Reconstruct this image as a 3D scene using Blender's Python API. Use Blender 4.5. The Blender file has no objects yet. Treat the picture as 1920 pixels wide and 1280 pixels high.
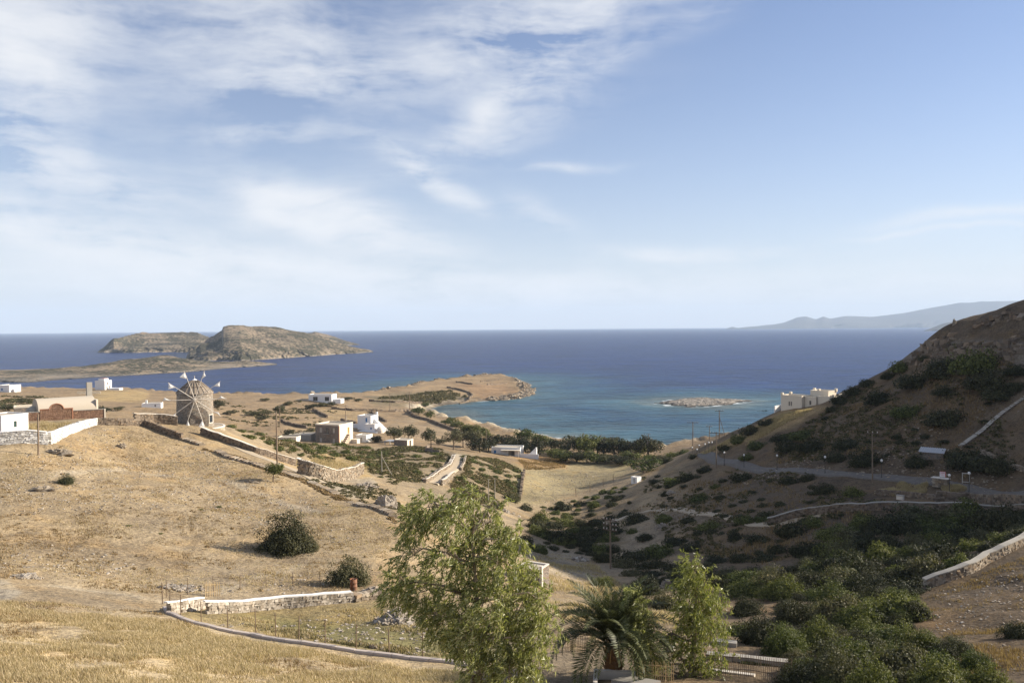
import bpy, math, random
import numpy as np
from mathutils import Vector, Matrix
R = math.radians
random.seed(7); rng = np.random.default_rng(7)
scene = bpy.context.scene
col = scene.collection

# ------------------------------------------------------------------ camera
W0, H0, F = 1920.0, 1280.0, 1493.0
CAM_Z = 50.0
PITCH, ROLL = R(-0.99), R(-0.42)
cd = bpy.data.cameras.new('camera'); cam = bpy.data.objects.new('camera', cd); col.objects.link(cam)
cd.sensor_width = 36.0; cd.lens = F / W0 * 36.0; cd.clip_start = 0.5; cd.clip_end = 90000
CAMR = Matrix.Rotation(R(90) + PITCH, 3, 'X') @ Matrix.Rotation(ROLL, 3, 'Z')
cam.matrix_world = Matrix.Translation((0, 0, CAM_Z)) @ CAMR.to_4x4()
scene.camera = cam
RM = np.array(CAMR)

# ------------------------------------------------------------------ sun, sky, exposure
SUN_EL, SUN_AZ = R(24), math.atan2(0.975, 0.22)          # azimuth from +Y towards +X
sv = Vector((math.sin(SUN_AZ) * math.cos(SUN_EL), math.cos(SUN_AZ) * math.cos(SUN_EL), math.sin(SUN_EL)))
sl = bpy.data.lights.new('sun', 'SUN'); sl.energy = 5.0; sl.angle = R(0.5); sl.color = (1.0, 0.90, 0.75)
sun = bpy.data.objects.new('sun', sl); col.objects.link(sun)
sun.rotation_euler = sv.to_track_quat('Z', 'Y').to_euler()
scene.view_settings.view_transform = 'Standard'; scene.view_settings.look = 'None'
scene.view_settings.exposure = 1.0; scene.view_settings.gamma = 1.0
scene.cycles.use_denoising = True
scene.cycles.max_bounces = 4; scene.cycles.diffuse_bounces = 2; scene.cycles.glossy_bounces = 2; scene.cycles.transmission_bounces = 2; scene.cycles.volume_bounces = 1; scene.cycles.transparent_max_bounces = 8

world = bpy.data.worlds.new('World'); scene.world = world; world.use_nodes = True

class NT:
    """small helper to write node graphs"""
    def __init__(s, tree): s.t = tree; s.n = tree.nodes; s.l = tree.links
    def node(s, typ, **kw):
        n = s.n.new(typ)
        for k, v in kw.items(): setattr(n, k, v)
        return n
    def put(s, sock, v):
        if isinstance(v, bpy.types.NodeSocket): s.l.new(v, sock)
        elif v is not None:
            if hasattr(sock.default_value, '__len__') and not hasattr(v, '__len__'): sock.default_value = (v,) * len(sock.default_value)
            elif hasattr(sock.default_value, '__len__') and len(sock.default_value) == 4 and len(v) == 3: sock.default_value = (*v, 1)
            else: sock.default_value = v
    def m(s, op, a, b=None, c=None, clamp=False):
        n = s.node('ShaderNodeMath', operation=op, use_clamp=clamp)
        s.put(n.inputs[0], a); s.put(n.inputs[1], b)
        if c is not None: s.put(n.inputs[2], c)
        return n.outputs[0]
    def mix(s, f, a, b, blend='MIX'):
        n = s.node('ShaderNodeMix', data_type='RGBA', blend_type=blend)
        s.put(n.inputs['Factor'], f); s.put(n.inputs['A'], a) if False else None
        ia = [i for i in n.inputs if i.name == 'A' and i.type == 'RGBA'][0]; ib = [i for i in n.inputs if i.name == 'B' and i.type == 'RGBA'][0]
        s.put(n.inputs[0], f); s.put(ia, a); s.put(ib, b)
        return [o for o in n.outputs if o.type == 'RGBA'][0]
    def noise(s, vec, scale, detail=4, rough=0.55, dist=0.0, out='Fac'):
        n = s.node('ShaderNodeTexNoise'); s.put(n.inputs['Vector'], vec)
        n.inputs['Scale'].default_value = scale; n.inputs['Detail'].default_value = detail
        n.inputs['Roughness'].default_value = rough; n.inputs['Distortion'].default_value = dist
        return n.outputs[out]
    def vor(s, vec, scale, feature='F1', out='Distance', rnd=1.0):
        n = s.node('ShaderNodeTexVoronoi', feature=feature); s.put(n.inputs['Vector'], vec)
        n.inputs['Scale'].default_value = scale; n.inputs['Randomness'].default_value = rnd
        return n.outputs[out]
    def ramp(s, f, stops):
        n = s.node('ShaderNodeValToRGB'); s.put(n.inputs[0], f); e = n.color_ramp.elements
        while len(e) < len(stops): e.new(0.5)
        for k, (p, c) in enumerate(stops):
            e[k].position = p; e[k].color = (c, c, c, 1) if not hasattr(c, '__len__') else (*c, 1)
        return n.outputs[0]
    def mapr(s, f, a, b, c=0.0, d=1.0):
        n = s.node('ShaderNodeMapRange'); s.put(n.inputs[0], f)
        for i, v in enumerate((a, b, c, d)): s.put(n.inputs[i + 1], v)
        return n.outputs[0]
    def scale(s, vec, v):
        n = s.node('ShaderNodeVectorMath', operation='MULTIPLY'); s.put(n.inputs[0], vec); n.inputs[1].default_value = v
        return n.outputs[0]
    def bump(s, h, strength=0.5, dist=0.1, normal=None):
        n = s.node('ShaderNodeBump'); n.inputs['Strength'].default_value = strength; n.inputs['Distance'].default_value = dist
        s.put(n.inputs['Height'], h)
        if normal is not None: s.put(n.inputs['Normal'], normal)
        return n.outputs[0]

def px_azel(u, v):
    d = RM @ np.array([(u - W0 / 2) / F, (H0 / 2 - v) / F, -1.0]); d /= np.linalg.norm(d)
    return math.atan2(d[0], d[1]), math.asin(d[2])

SKY_TINT = (1.12, 1.08, 1.22)
def build_world():
    g = NT(world.node_tree); g.n.clear()
    sky = g.node('ShaderNodeTexSky'); sky.sky_type = 'NISHITA'; sky.sun_disc = False
    sky.sun_elevation = SUN_EL; sky.sun_rotation = SUN_AZ; sky.altitude = 50
    sky.air_density = 1.0; sky.dust_density = 0.15; sky.ozone_density = 2.0
    tc = g.node('ShaderNodeTexCoord').outputs['Generated']
    sp = g.node('ShaderNodeSeparateXYZ'); g.l.new(tc, sp.inputs[0])
    az = g.m('ARCTAN2', sp.outputs[0], sp.outputs[1]); el = g.m('ARCSINE', sp.outputs[2])
    cb = g.node('ShaderNodeCombineXYZ'); g.put(cb.inputs[0], az); g.put(cb.inputs[1], el)
    P = cb.outputs[0]
    warp = g.node('ShaderNodeVectorMath', operation='MULTIPLY_ADD')
    wn = g.noise(P, 3.5, 4, 0.55, out='Color'); g.put(warp.inputs[0], wn); warp.inputs[1].default_value = (0.14, 0.07, 0); g.put(warp.inputs[2], P)
    PW = warp.outputs[0]
    # streaky cirrus noise, stretched along the wind
    rot = g.node('ShaderNodeMapping'); g.put(rot.inputs[0], PW); rot.inputs['Rotation'].default_value = (0, 0, R(14)); rot.inputs['Scale'].default_value = (2.6, 13.0, 1)
    n1 = g.noise(rot.outputs[0], 1.5, 6, 0.62)
    rot2 = g.node('ShaderNodeMapping'); g.put(rot2.inputs[0], PW); rot2.inputs['Rotation'].default_value = (0, 0, R(-26)); rot2.inputs['Scale'].default_value = (4.0, 13.0, 1)
    n2 = g.noise(rot2.outputs[0], 2.0, 6, 0.62)
    soft = g.noise(PW, 5.0, 6, 0.6)
    wisp = g.m('ADD', g.m('MULTIPLY', n1, 0.42), g.m('ADD', g.m('MULTIPLY', n2, 0.26), g.m('MULTIPLY', soft, 0.32)))
    wisp = g.mapr(wisp, 0.425, 0.585, 0, 1)
    sw = g.node('ShaderNodeSeparateXYZ'); g.put(sw.inputs[0], PW)
    ax, ey = g.m('SUBTRACT', sw.outputs[0], 0.07), g.m('SUBTRACT', sw.outputs[1], 0.035)
    # banks of cloud: centre (photo px), half sizes (px), tilt, weight
    blobs = [(20, 110, 120, 70, -14, 1.0), (20, 15, 150, 50, 0, .5), (480, 70, 260, 80, -4, .6), (560, 165, 190, 36, 4, .55), (920, 60, 150, 85, 24, .6), (1120, 15, 200, 38, 20, .65),
             (940, 190, 170, 26, 32, .7), (510, 255, 130, 15, 2, .55), (90, 320, 210, 40, -12, .9), (20, 225, 90, 22, -12, .55), (650, 412, 150, 34, -18, 1.7), (540, 390, 70, 26, 10, .5),
             (800, 335, 110, 18, -30, .9), (1010, 405, 60, 22, -25, .5), (1060, 312, 80, 7, -2, .55), (130, 440, 380, 34, -11, 1.0), (620, 510, 480, 34, -6, 1.0), (1270, 478, 110, 13, -4, .6),
             (1000, 545, 800, 34, 0, .6), (1850, 403, 130, 9, 2, .6), (1800, 432, 230, 5, 2, .35), (1750, 548, 300, 14, 0, .5), (450, 350, 380, 90, -8, .10), (200, 530, 420, 26, -4, .5), (720, 250, 60, 60, 0, .12), (1230, 70, 240, 24, 24, .28), (1060, 170, 190, 40, 34, .3), (960, 250, 200, 30, 16, .22), (1400, 470, 300, 20, 0, .25)]
    tot = None
    for (u, v, su, sv_, tilt, wgt) in blobs:
        a0, e0 = px_azel(u, v); c, s_ = math.cos(R(tilt)), math.sin(R(tilt))
        dx, dy = g.m('SUBTRACT', ax, a0), g.m('SUBTRACT', ey, e0)
        p = g.m('MULTIPLY_ADD', dx, c * F / su, g.m('MULTIPLY', dy, s_ * F / su))
        q = g.m('MULTIPLY_ADD', dy, c * F / sv_, g.m('MULTIPLY', dx, -s_ * F / sv_))
        r2 = g.m('MULTIPLY_ADD', p, p, g.m('MULTIPLY', q, q))
        b = g.m('MULTIPLY', g.m('EXPONENT', g.m('MULTIPLY', r2, -0.95)), wgt)
        tot = b if tot is None else g.m('ADD', tot, b)
    # elsewhere in the sky: the same kind of thin cloud, no banks
    away = g.mapr(g.m('ABSOLUTE', az), 0.65, 0.95, 0, 1)
    high = g.mapr(el, 0.42, 0.6, 0, 1)
    tot = g.m('ADD', tot, g.m('MULTIPLY', g.m('MAXIMUM', away, high), 0.35))
    tot = g.m('MINIMUM', tot, 1.25)
    dens = g.m('MULTIPLY', tot, g.m('MULTIPLY_ADD', wisp, 1.3, 0.16))
    dens = g.m('MULTIPLY_ADD', g.m('SUBTRACT', wisp, 0.5), g.m('MULTIPLY', tot, 0.35), dens)
    dens = g.m('SUBTRACT', 1.0, g.m('EXPONENT', g.m('MULTIPLY', g.m('MAXIMUM', dens, 0.0), -1.2)), clamp=True)
    # thin high haze pales the blue, most of all low down
    base = g.mix(1.0, sky.outputs[0], SKY_TINT, 'MULTIPLY')
    low = g.m('EXPONENT', g.m('MULTIPLY', g.m('ABSOLUTE', el), -6.8))
    base = g.mix(g.m('MULTIPLY', low, 0.88), base, (6.6, 7.0, 7.7))
    out = g.mix(dens, base, (8.3, 8.4, 8.6))
    bg = g.node('ShaderNodeBackground'); g.put(bg.inputs[0], out); bg.inputs[1].default_value = 0.056; world.cycles.sampling_method = 'MANUAL'; world.cycles.sample_map_resolution = 512
    wo = g.node('ShaderNodeOutputWorld'); g.l.new(bg.outputs[0], wo.inputs[0])
build_world()

# ------------------------------------------------------------------ helpers
def ray(u, v):
    u = np.atleast_1d(np.asarray(u, float)); v = np.atleast_1d(np.asarray(v, float))
    d = np.stack([(u - W0 / 2) / F, (H0 / 2 - v) / F, -np.ones_like(u)], -1) @ RM.T
    return d
def at(u, v, D):
    d = ray(u, v)[0]; k = D / d[1]
    return np.array([d[0] * k, D, CAM_Z + d[2] * k])
def ux(u, D): return (u - 960.0) / F * D
def lin(x): return tuple(((c / 255) / 12.92 if c / 255 <= .04045 else ((c / 255 + .055) / 1.055) ** 2.4) for c in x)

def hash2(ix, iy, seed):
    h = (ix.astype(np.int64) * 374761393 + iy.astype(np.int64) * 668265263 + seed * 1442695041) & 0xffffffff
    h = ((h ^ (h >> 13)) * 1274126177) & 0xffffffff
    return ((h ^ (h >> 16)) & 0xffff) / 65535.0
def vnoise(x, y, seed=0):
    ix, iy = np.floor(x), np.floor(y); fx, fy = x - ix, y - iy
    fx = fx * fx * (3 - 2 * fx); fy = fy * fy * (3 - 2 * fy)
    a, b = hash2(ix, iy, seed), hash2(ix + 1, iy, seed); c, d = hash2(ix, iy + 1, seed), hash2(ix + 1, iy + 1, seed)
    return (a + (b - a) * fx) * (1 - fy) + (c + (d - c) * fx) * fy - 0.5
def fbm(x, y, wl, oct=4, gain=0.5, seed=0):
    s = 0; a = 1.0
    for k in range(oct):
        s = s + a * vnoise(x / wl + 17.3 * k, y / wl - 9.1 * k, seed + k); a *= gain; wl *= 0.47
    return s

def tag(o, label=None, cat=None, group=None, kind=None):
    if cat and not kind: kind = 'thing'
    if label: o['label'] = label
    if cat: o['category'] = cat
    if group: o['group'] = group
    if kind: o['kind'] = kind
    return o
def empty(name, loc, rz=0.0):
    o = bpy.data.objects.new(name, None); col.objects.link(o); o.location = loc; o.rotation_euler = (0, 0, rz)
    o.empty_display_size = 0.2
    return o
def link(name, me, mat, parent=None):
    o = bpy.data.objects.new(name, me); col.objects.link(o)
    if mat is not None and not me.materials: me.materials.append(mat)
    if parent is not None: o.parent = parent
    return o
def np_mesh(name, verts, faces, smooth=False):
    """faces: (n,k) int array"""
    verts = np.asarray(verts, np.float32); faces = np.asarray(faces, np.int32)
    me = bpy.data.meshes.new(name); nf, k = faces.shape
    me.vertices.add(len(verts)); me.vertices.foreach_set('co', verts.ravel())
    me.loops.add(nf * k); me.loops.foreach_set('vertex_index', faces.ravel())
    me.polygons.add(nf); me.polygons.foreach_set('loop_start', np.arange(0, nf * k, k, dtype=np.int32))
    me.polygons.foreach_set('use_smooth', np.full(nf, smooth))
    me.update(calc_edges=True); me.validate()
    return me
def add_col(me, name, c):
    a = me.attributes.new(name, 'FLOAT_COLOR', 'POINT'); c = np.asarray(c, np.float32)
    if c.shape[1] == 3: c = np.concatenate([c, np.ones((len(c), 1), np.float32)], 1)
    a.data.foreach_set('color', c.ravel())
def add_val(me, name, v):
    a = me.attributes.new(name, 'FLOAT', 'POINT'); a.data.foreach_set('value', np.asarray(v, np.float32))
def grid_faces(nu, nv):
    i = np.arange(nu * nv).reshape(nu, nv)
    return np.stack([i[:-1, :-1], i[1:, :-1], i[1:, 1:], i[:-1, 1:]], -1).reshape(-1, 4)

class MB:
    """collects polygons, then builds one mesh object"""
    def __init__(s): s.v = []; s.f = []
    def quad(s, *p):
        b = len(s.v); s.v += [tuple(q) for q in p]; s.f.append(tuple(range(b, b + len(p)))); return s
    def box(s, x0, x1, y0, y1, z0, z1, jit=0.0):
        b = len(s.v)
        for z in (z0, z1):
            for (x, y) in ((x0, y0), (x1, y0), (x1, y1), (x0, y1)):
                s.v.append((x + random.uniform(-jit, jit), y + random.uniform(-jit, jit), z + random.uniform(-jit, jit)))
        for f in ((3, 2, 1, 0), (4, 5, 6, 7), (0, 1, 5, 4), (1, 2, 6, 5), (2, 3, 7, 6), (3, 0, 4, 7)): s.f.append(tuple(b + i for i in f))
        return s
    def tube(s, a, b, r0, r1=None, n=6, caps=True):
        r1 = r0 if r1 is None else r1
        a, b = Vector(a), Vector(b); d = (b - a); L = d.length
        if L < 1e-6: return s
        q = d.to_track_quat('Z', 'Y'); k = len(s.v)
        for (c, r) in ((a, r0), (b, r1)):
            for i in range(n):
                t = 2 * math.pi * i / n; s.v.append(tuple(c + q @ Vector((r * math.cos(t), r * math.sin(t), 0))))
        for i in range(n): s.f.append((k + i, k + (i + 1) % n, k + n + (i + 1) % n, k + n + i))
        if caps: s.f.append(tuple(k + i for i in reversed(range(n)))); s.f.append(tuple(k + n + i for i in range(n)))
        return s
    def lathe(s, prof, n=24, cx=0, cy=0, a0=0, a1=2 * math.pi, jit=0.0):
        k = len(s.v); full = abs(a1 - a0 - 2 * math.pi) < 1e-6; m = n if full else n + 1
        for (r, z) in prof:
            for i in range(m):
                t = a0 + (a1 - a0) * i / n; rr = r + random.uniform(-jit, jit)
                s.v.append((cx + rr * math.cos(t), cy + rr * math.sin(t), z))
        for j in range(len(prof) - 1):
            for i in range(n):
                i2 = (i + 1) % m
                s.f.append((k + j * m + i, k + j * m + i2, k + (j + 1) * m + i2, k + (j + 1) * m + i))
        return s
    def extrude_y(s, pts, y0, y1):
        """pts: closed outline in x,z, counter-clockwise seen from -y"""
        k = len(s.v); n = len(pts)
        for y in (y0, y1): s.v += [(x, y, z) for (x, z) in pts]
        s.f.append(tuple(k + i for i in range(n))); s.f.append(tuple(k + n + i for i in reversed(range(n))))
        for i in range(n): j = (i + 1) % n; s.f.append((k + j, k + i, k + n + i, k + n + j))
        return s
    def build(s, name, mat, parent=None, smooth=False):
        me = bpy.data.meshes.new(name); me.from_pydata(s.v, [], s.f); me.validate(); me.update()
        if smooth: me.polygons.foreach_set('use_smooth', [True] * len(me.polygons))
        return link(name, me, mat, parent)

# ------------------------------------------------------------------ materials
MATS = {}
def mat(name, fn):
    m = bpy.data.materials.new(name); m.use_nodes = True; g = NT(m.node_tree); g.n.clear()
    out = g.node('ShaderNodeOutputMaterial'); r = fn(g)
    g.l.new(r, out.inputs['Surface']); MATS[name] = m
    return m
def pbsdf(g, c, rough=0.9, spec=0.2, normal=None, metal=0.0):
    b = g.node('ShaderNodeBsdfPrincipled'); g.put(b.inputs['Base Color'], c); g.put(b.inputs['Roughness'], rough)
    b.inputs['Specular IOR Level'].default_value = spec; b.inputs['Metallic'].default_value = metal
    if normal is not None: g.put(b.inputs['Normal'], normal)
    return b.outputs[0]
def opos(g): return g.node('ShaderNodeTexCoord').outputs['Object']
def wpos(g): return g.node('ShaderNodeNewGeometry').outputs['Position']

def m_ground(g):
    p = wpos(g); at_ = g.node('ShaderNodeAttribute', attribute_name='Col').outputs['Color']
    st = g.node('ShaderNodeAttribute', attribute_name='stony').outputs['Fac']
    big = g.noise(p, 0.07, 4, 0.6); mid = g.noise(p, 0.55, 5, 0.62); fine = g.noise(p, 3.2, 4, 0.7)
    f = g.m('ADD', g.m('MULTIPLY', big, 0.9), g.m('ADD', g.m('MULTIPLY', mid, 0.8), g.m('MULTIPLY', fine, 1.5)))
    k = g.mapr(f, 1.15, 2.05, 0.34, 1.66)
    c = g.mix(1.0, at_, g.node('ShaderNodeCombineXYZ').outputs[0], 'MULTIPLY') if False else None
    kk = g.node('ShaderNodeCombineColor'); g.put(kk.inputs[0], k); g.put(kk.inputs[1], k); g.put(kk.inputs[2], g.m('MULTIPLY_ADD', k, 0.9, 0.08))
    c = g.mix(1.0, at_, kk.outputs[0], 'MULTIPLY')
    gold = g.mapr(g.noise(p, 0.22, 4, 0.6), 0.50, 0.66)
    c = g.mix(g.m('MULTIPLY', gold, 0.4), c, g.mix(1.0, c, (1.22, 1.03, 0.72), 'MULTIPLY'))
    dark = g.mapr(g.noise(p, 1.4, 5, 0.7), 0.55, 0.68)
    c = g.mix(g.m('MULTIPLY', dark, 0.6), c, g.mix(1.0, c, (0.55, 0.52, 0.45), 'MULTIPLY'))
    # loose pale stones
    vd = g.vor(p, 2.6); vd2 = g.vor(p, 0.6)
    s1 = g.m('MULTIPLY', g.mapr(vd, 0.16, 0.10), g.mapr(g.noise(p, 0.35, 3), 0.44, 0.6))
    s2 = g.m('MULTIPLY', g.mapr(vd2, 0.13, 0.09), g.mapr(g.noise(p, 0.2, 3), 0.48, 0.6))
    s = g.m('MULTIPLY', g.m('MAXIMUM', s1, s2), st, clamp=True)
    c = g.mix(s, c, (0.34, 0.30, 0.25))
    h = g.m('ADD', g.m('MULTIPLY', fine, 0.5), g.m('ADD', mid, g.m('MULTIPLY', s, 0.5)))
    return pbsdf(g, c, 0.95, 0.1, g.bump(h, 0.7, 0.35))
mat('ground', m_ground)

def m_island(g):
    p = wpos(g); nz = g.node('ShaderNodeSeparateXYZ'); g.l.new(g.node('ShaderNodeNewGeometry').outputs['Normal'], nz.inputs[0])
    pz = g.node('ShaderNodeSeparateXYZ'); g.l.new(p, pz.inputs[0])
    sc = g.noise(p, 0.17, 4, 0.7); sc2 = g.noise(p, 0.012, 4, 0.6)
    soil = g.mix(g.noise(p, 0.05, 4, 0.6), (0.24, 0.175, 0.115), (0.35, 0.285, 0.21))
    scrub = g.mapr(g.m('ADD', g.m('MULTIPLY', sc, 0.75), g.m('MULTIPLY', sc2, 0.5)), 0.575, 0.63)
    c = g.mix(g.m('MULTIPLY', scrub, 0.92), soil, (0.050, 0.052, 0.036))
    rock = g.mix(g.noise(g.scale(p, (1, 1, 2.5)), 0.12, 6, 0.7), (0.19, 0.165, 0.135), (0.40, 0.355, 0.30))
    lowz = g.mapr(g.m('ADD', pz.outputs[2], g.m('MULTIPLY', sc, -9)), -4.6, -2.2, 1, 0)
    steep = g.mapr(nz.outputs[2], 0.72, 0.5)
    c = g.mix(g.m('MAXIMUM', lowz, steep), c, rock)
    wet = g.mapr(pz.outputs[2], 0.9, 0.3)
    c = g.mix(g.m('MULTIPLY', wet, 0.75), c, (0.06, 0.055, 0.05))
    return pbsdf(g, c, 0.95, 0.1, g.bump(g.m('ADD', sc, g.noise(p, 0.3, 5, 0.7)), 0.8, 3.0))
mat('island', m_island)
def m_islet(g):
    p = wpos(g); pz = g.node('ShaderNodeSeparateXYZ'); g.l.new(p, pz.inputs[0])
    n = g.noise(p, 0.5, 6, 0.75); c = g.ramp(n, [(0.36, (0.07, 0.06, 0.05)), (0.47, (0.18, 0.16, 0.14)), (0.6, (0.38, 0.34, 0.29))])
    c = g.mix(g.m('MULTIPLY', g.mapr(pz.outputs[2], 0.7, 0.25), 0.8), c, (0.05, 0.045, 0.04))
    return pbsdf(g, c, 0.9, 0.2, g.bump(n, 0.9, 1.2))
mat('islet', m_islet)
def m_far(g):
    p = wpos(g); n = g.noise(p, 0.0012, 6, 0.65)
    return pbsdf(g, g.mix(n, (0.035, 0.037, 0.037), (0.11, 0.10, 0.088)), 0.95, 0.05)
mat('far_hill', m_far)

def m_sea(g):
    p = wpos(g)
    sh = g.node('ShaderNodeAttribute', attribute_name='shore').outputs['Fac']
    bed = g.noise(p, 0.012, 4, 0.6); bed2 = g.noise(p, 0.05, 4, 0.65)
    d = g.m('ADD', sh, g.m('MULTIPLY', g.m('SUBTRACT', bed, 0.5), 90))
    t = g.mapr(d, 0, 250, 0, 1)
    c = g.ramp(t, [(0.0, (0.10, 0.125, 0.115)), (0.05, (0.036, 0.084, 0.108)), (0.2, (0.011, 0.048, 0.098)), (0.42, (0.005, 0.024, 0.092)), (1.0, (0.0035, 0.017, 0.084))])
    shoal = g.m('MULTIPLY', g.mapr(bed2, 0.40, 0.56), g.mapr(d, 10, 160, 0.35, 0.0)); c = g.mix(shoal, c, (0.030, 0.085, 0.105))
    weed = g.m('MULTIPLY', g.mapr(bed2, 0.52, 0.62), g.mapr(d, 0, 90, 0.65, 0.0))
    c = g.mix(weed, c, (0.035, 0.055, 0.065))
    wind = g.noise(g.scale(p, (0.0012, 0.006, 1)), 1.0, 4, 0.6)
    c = g.mix(1.0, c, g.ramp(wind, [(0.3, 0.86), (0.7, 1.12)]), 'MULTIPLY')
    # ripples: crests lie across the wind, finer close in
    pw = g.scale(p, (0.55, 1.0, 1.0))
    w1 = g.noise(pw, 0.30, 3, 0.6, 0.6); w2 = g.noise(pw, 0.09, 4, 0.6, 0.8); w3 = g.noise(pw, 0.022, 4, 0.65, 0.8)
    w = g.m('ADD', g.m('MULTIPLY', w1, 0.5), g.m('ADD', w2, g.m('MULTIPLY', w3, 1.5)))
    chop = g.mapr(w, 1.2, 1.8, 0.55, 1.5)
    cc = g.node('ShaderNodeCombineColor'); [g.put(cc.inputs[i], chop) for i in range(3)]
    c = g.mix(1.0, c, cc.outputs[0], 'MULTIPLY')
    caps = g.m('MULTIPLY', g.mapr(g.noise(g.scale(p, (0.5, 1.0, 1)), 0.16, 2, 0.5), 0.765, 0.79), g.mapr(g.noise(p, 0.006, 3), 0.42, 0.6))
    foam = g.m('MULTIPLY', g.mapr(sh, 3.2, 0.4), g.mapr(g.noise(p, 0.12, 4, 0.6), 0.50, 0.60))
    white = g.m('MAXIMUM', g.m('MULTIPLY', caps, 0.7), foam)
    c = g.mix(white, c, (0.75, 0.78, 0.78))
    nb = g.bump(w, 1.0, 1.6)
    b = g.node('ShaderNodeBsdfPrincipled'); g.put(b.inputs['Base Color'], c); b.inputs['Roughness'].default_value = 0.32
    b.inputs['IOR'].default_value = 1.33; b.inputs['Specular IOR Level'].default_value = 0.09; g.put(b.inputs['Normal'], nb)
    return b.outputs[0]
mat('sea', m_sea)

def stone_mat(name, lo, hi, mortar, sc=2.6, white=0.0, depth=0.06):
    def fn(g):
        p = opos(g); ps = g.scale(p, (1.0, 1.0, 1.7)); pw = g.node('ShaderNodeVectorMath', operation='ADD')
        g.put(pw.inputs[0], ps); g.put(pw.inputs[1], g.scale(g.noise(p, 1.3, 3, out='Color'), (0.25,) * 3))
        ed = g.vor(pw.outputs[0], sc, 'DISTANCE_TO_EDGE'); cell = g.vor(pw.outputs[0], sc, 'F1', 'Color')
        cs = g.node('ShaderNodeSeparateColor'); g.l.new(cell, cs.inputs[0])
        c = g.mix(cs.outputs[0], lo, hi)
        c = g.mix(g.mapr(cs.outputs[1], 0.75, 1.0, 0, 0.6), c, (0.42, 0.27, 0.16))
        n = g.noise(p, 9, 4, 0.7); c = g.mix(g.m('MULTIPLY', n, 0.5), c, g.mix(1.0, c, (0.6, 0.58, 0.55), 'MULTIPLY'))
        c = g.mix(g.mapr(ed, 0.07, 0.02), c, mortar)
        if white: c = g.mix(g.mapr(g.noise(p, 1.1, 5, 0.7), 0.62 - 0.3 * white, 0.70 - 0.3 * white), c, (0.80, 0.78, 0.74))
        h = g.m('ADD', g.mapr(ed, 0.0, 0.12), g.m('MULTIPLY', n, 0.35))
        return pbsdf(g, c, 0.92, 0.15, g.bump(h, 0.9, depth))
    return mat(name, fn)
stone_mat('mill_stone', (0.22, 0.19, 0.155), (0.40, 0.355, 0.30), (0.34, 0.30, 0.25))
stone_mat('house_stone', (0.17, 0.145, 0.125), (0.33, 0.28, 0.235), (0.28, 0.24, 0.205))
stone_mat('brown_stone', (0.20, 0.115, 0.075), (0.34, 0.21, 0.145), (0.16, 0.10, 0.075))
stone_mat('pale_stone', (0.34, 0.29, 0.22), (0.56, 0.49, 0.39), (0.46, 0.40, 0.31))

def rough_paint(name, c, var=0.12, rough=0.85, dirt=(0.5, 0.45, 0.38), scale=1.0):
    def fn(g):
        p = opos(g); n = g.noise(p, 1.2 * scale, 5, 0.65); s = g.noise(g.scale(p, (3, 3, 0.5)), 1.5 * scale, 4, 0.7)
        cc = g.mix(g.m('MULTIPLY', g.mapr(g.m('ADD', n, s), 0.95, 1.35), var * 3), c, g.mix(0.5, c, dirt))
        return pbsdf(g, cc, rough, 0.2, g.bump(g.noise(p, 14 * scale, 4, 0.6), 0.25, 0.03))
    return mat(name, fn)
rough_paint('whitewash', (0.80, 0.79, 0.78)); rough_paint('beige_plaster', (0.62, 0.52, 0.38)); rough_paint('cream_plaster', (0.70, 0.62, 0.50))
rough_paint('concrete', (0.33, 0.305, 0.265), 0.2); rough_paint('roof_render', (0.46, 0.40, 0.32), 0.2); rough_paint('pale_cap', (0.66, 0.60, 0.52), 0.2)
rough_paint('pink_kerb', (0.46, 0.395, 0.35), 0.2, scale=2); rough_paint('brick_trim', (0.40, 0.19, 0.11), 0.15)
rough_paint('road', (0.125, 0.112, 0.10), 0.3, dirt=(0.3, 0.26, 0.2)); rough_paint('path_dust', (0.40, 0.33, 0.24), 0.3, dirt=(0.25, 0.2, 0.13))
rough_paint('blue_paint', (0.06, 0.22, 0.48)); rough_paint('brown_door', (0.16, 0.085, 0.045)); rough_paint('ochre_door', (0.42, 0.25, 0.09)); rough_paint('green_paint', (0.05, 0.14, 0.13))
rough_paint('shutter_grey', (0.50, 0.46, 0.40)); rough_paint('sail_cloth', (0.78, 0.77, 0.74)); rough_paint('pole_wood', (0.20, 0.145, 0.10), 0.3); rough_paint('arm_wood', (0.66, 0.60, 0.52), 0.2)
rough_paint('dark_timber', (0.11, 0.08, 0.06)); rough_paint('rust', (0.20, 0.075, 0.035), 0.3); rough_paint('fence_iron', (0.17, 0.12, 0.08)); rough_paint('picket_wood', (0.50, 0.37, 0.20))
rough_paint('lamp_iron', (0.05, 0.05, 0.05)); rough_paint('globe_glass', (0.82, 0.80, 0.76), 0.0, 0.25); rough_paint('sign_white', (0.80, 0.80, 0.79)); rough_paint('sign_red', (0.50, 0.03, 0.03))
rough_paint('thatch', (0.235, 0.19, 0.145), 0.3); rough_paint('porcelain', (0.62, 0.56, 0.50)); rough_paint('wire', (0.10, 0.09, 0.08)); rough_paint('tin', (0.40, 0.41, 0.43), 0.2, 0.5)
mat('glass_dark', lambda g: pbsdf(g, g.mix(g.noise(opos(g), 0.8), (0.02, 0.025, 0.03), (0.05, 0.06, 0.07)), 0.12, 0.5))

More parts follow.
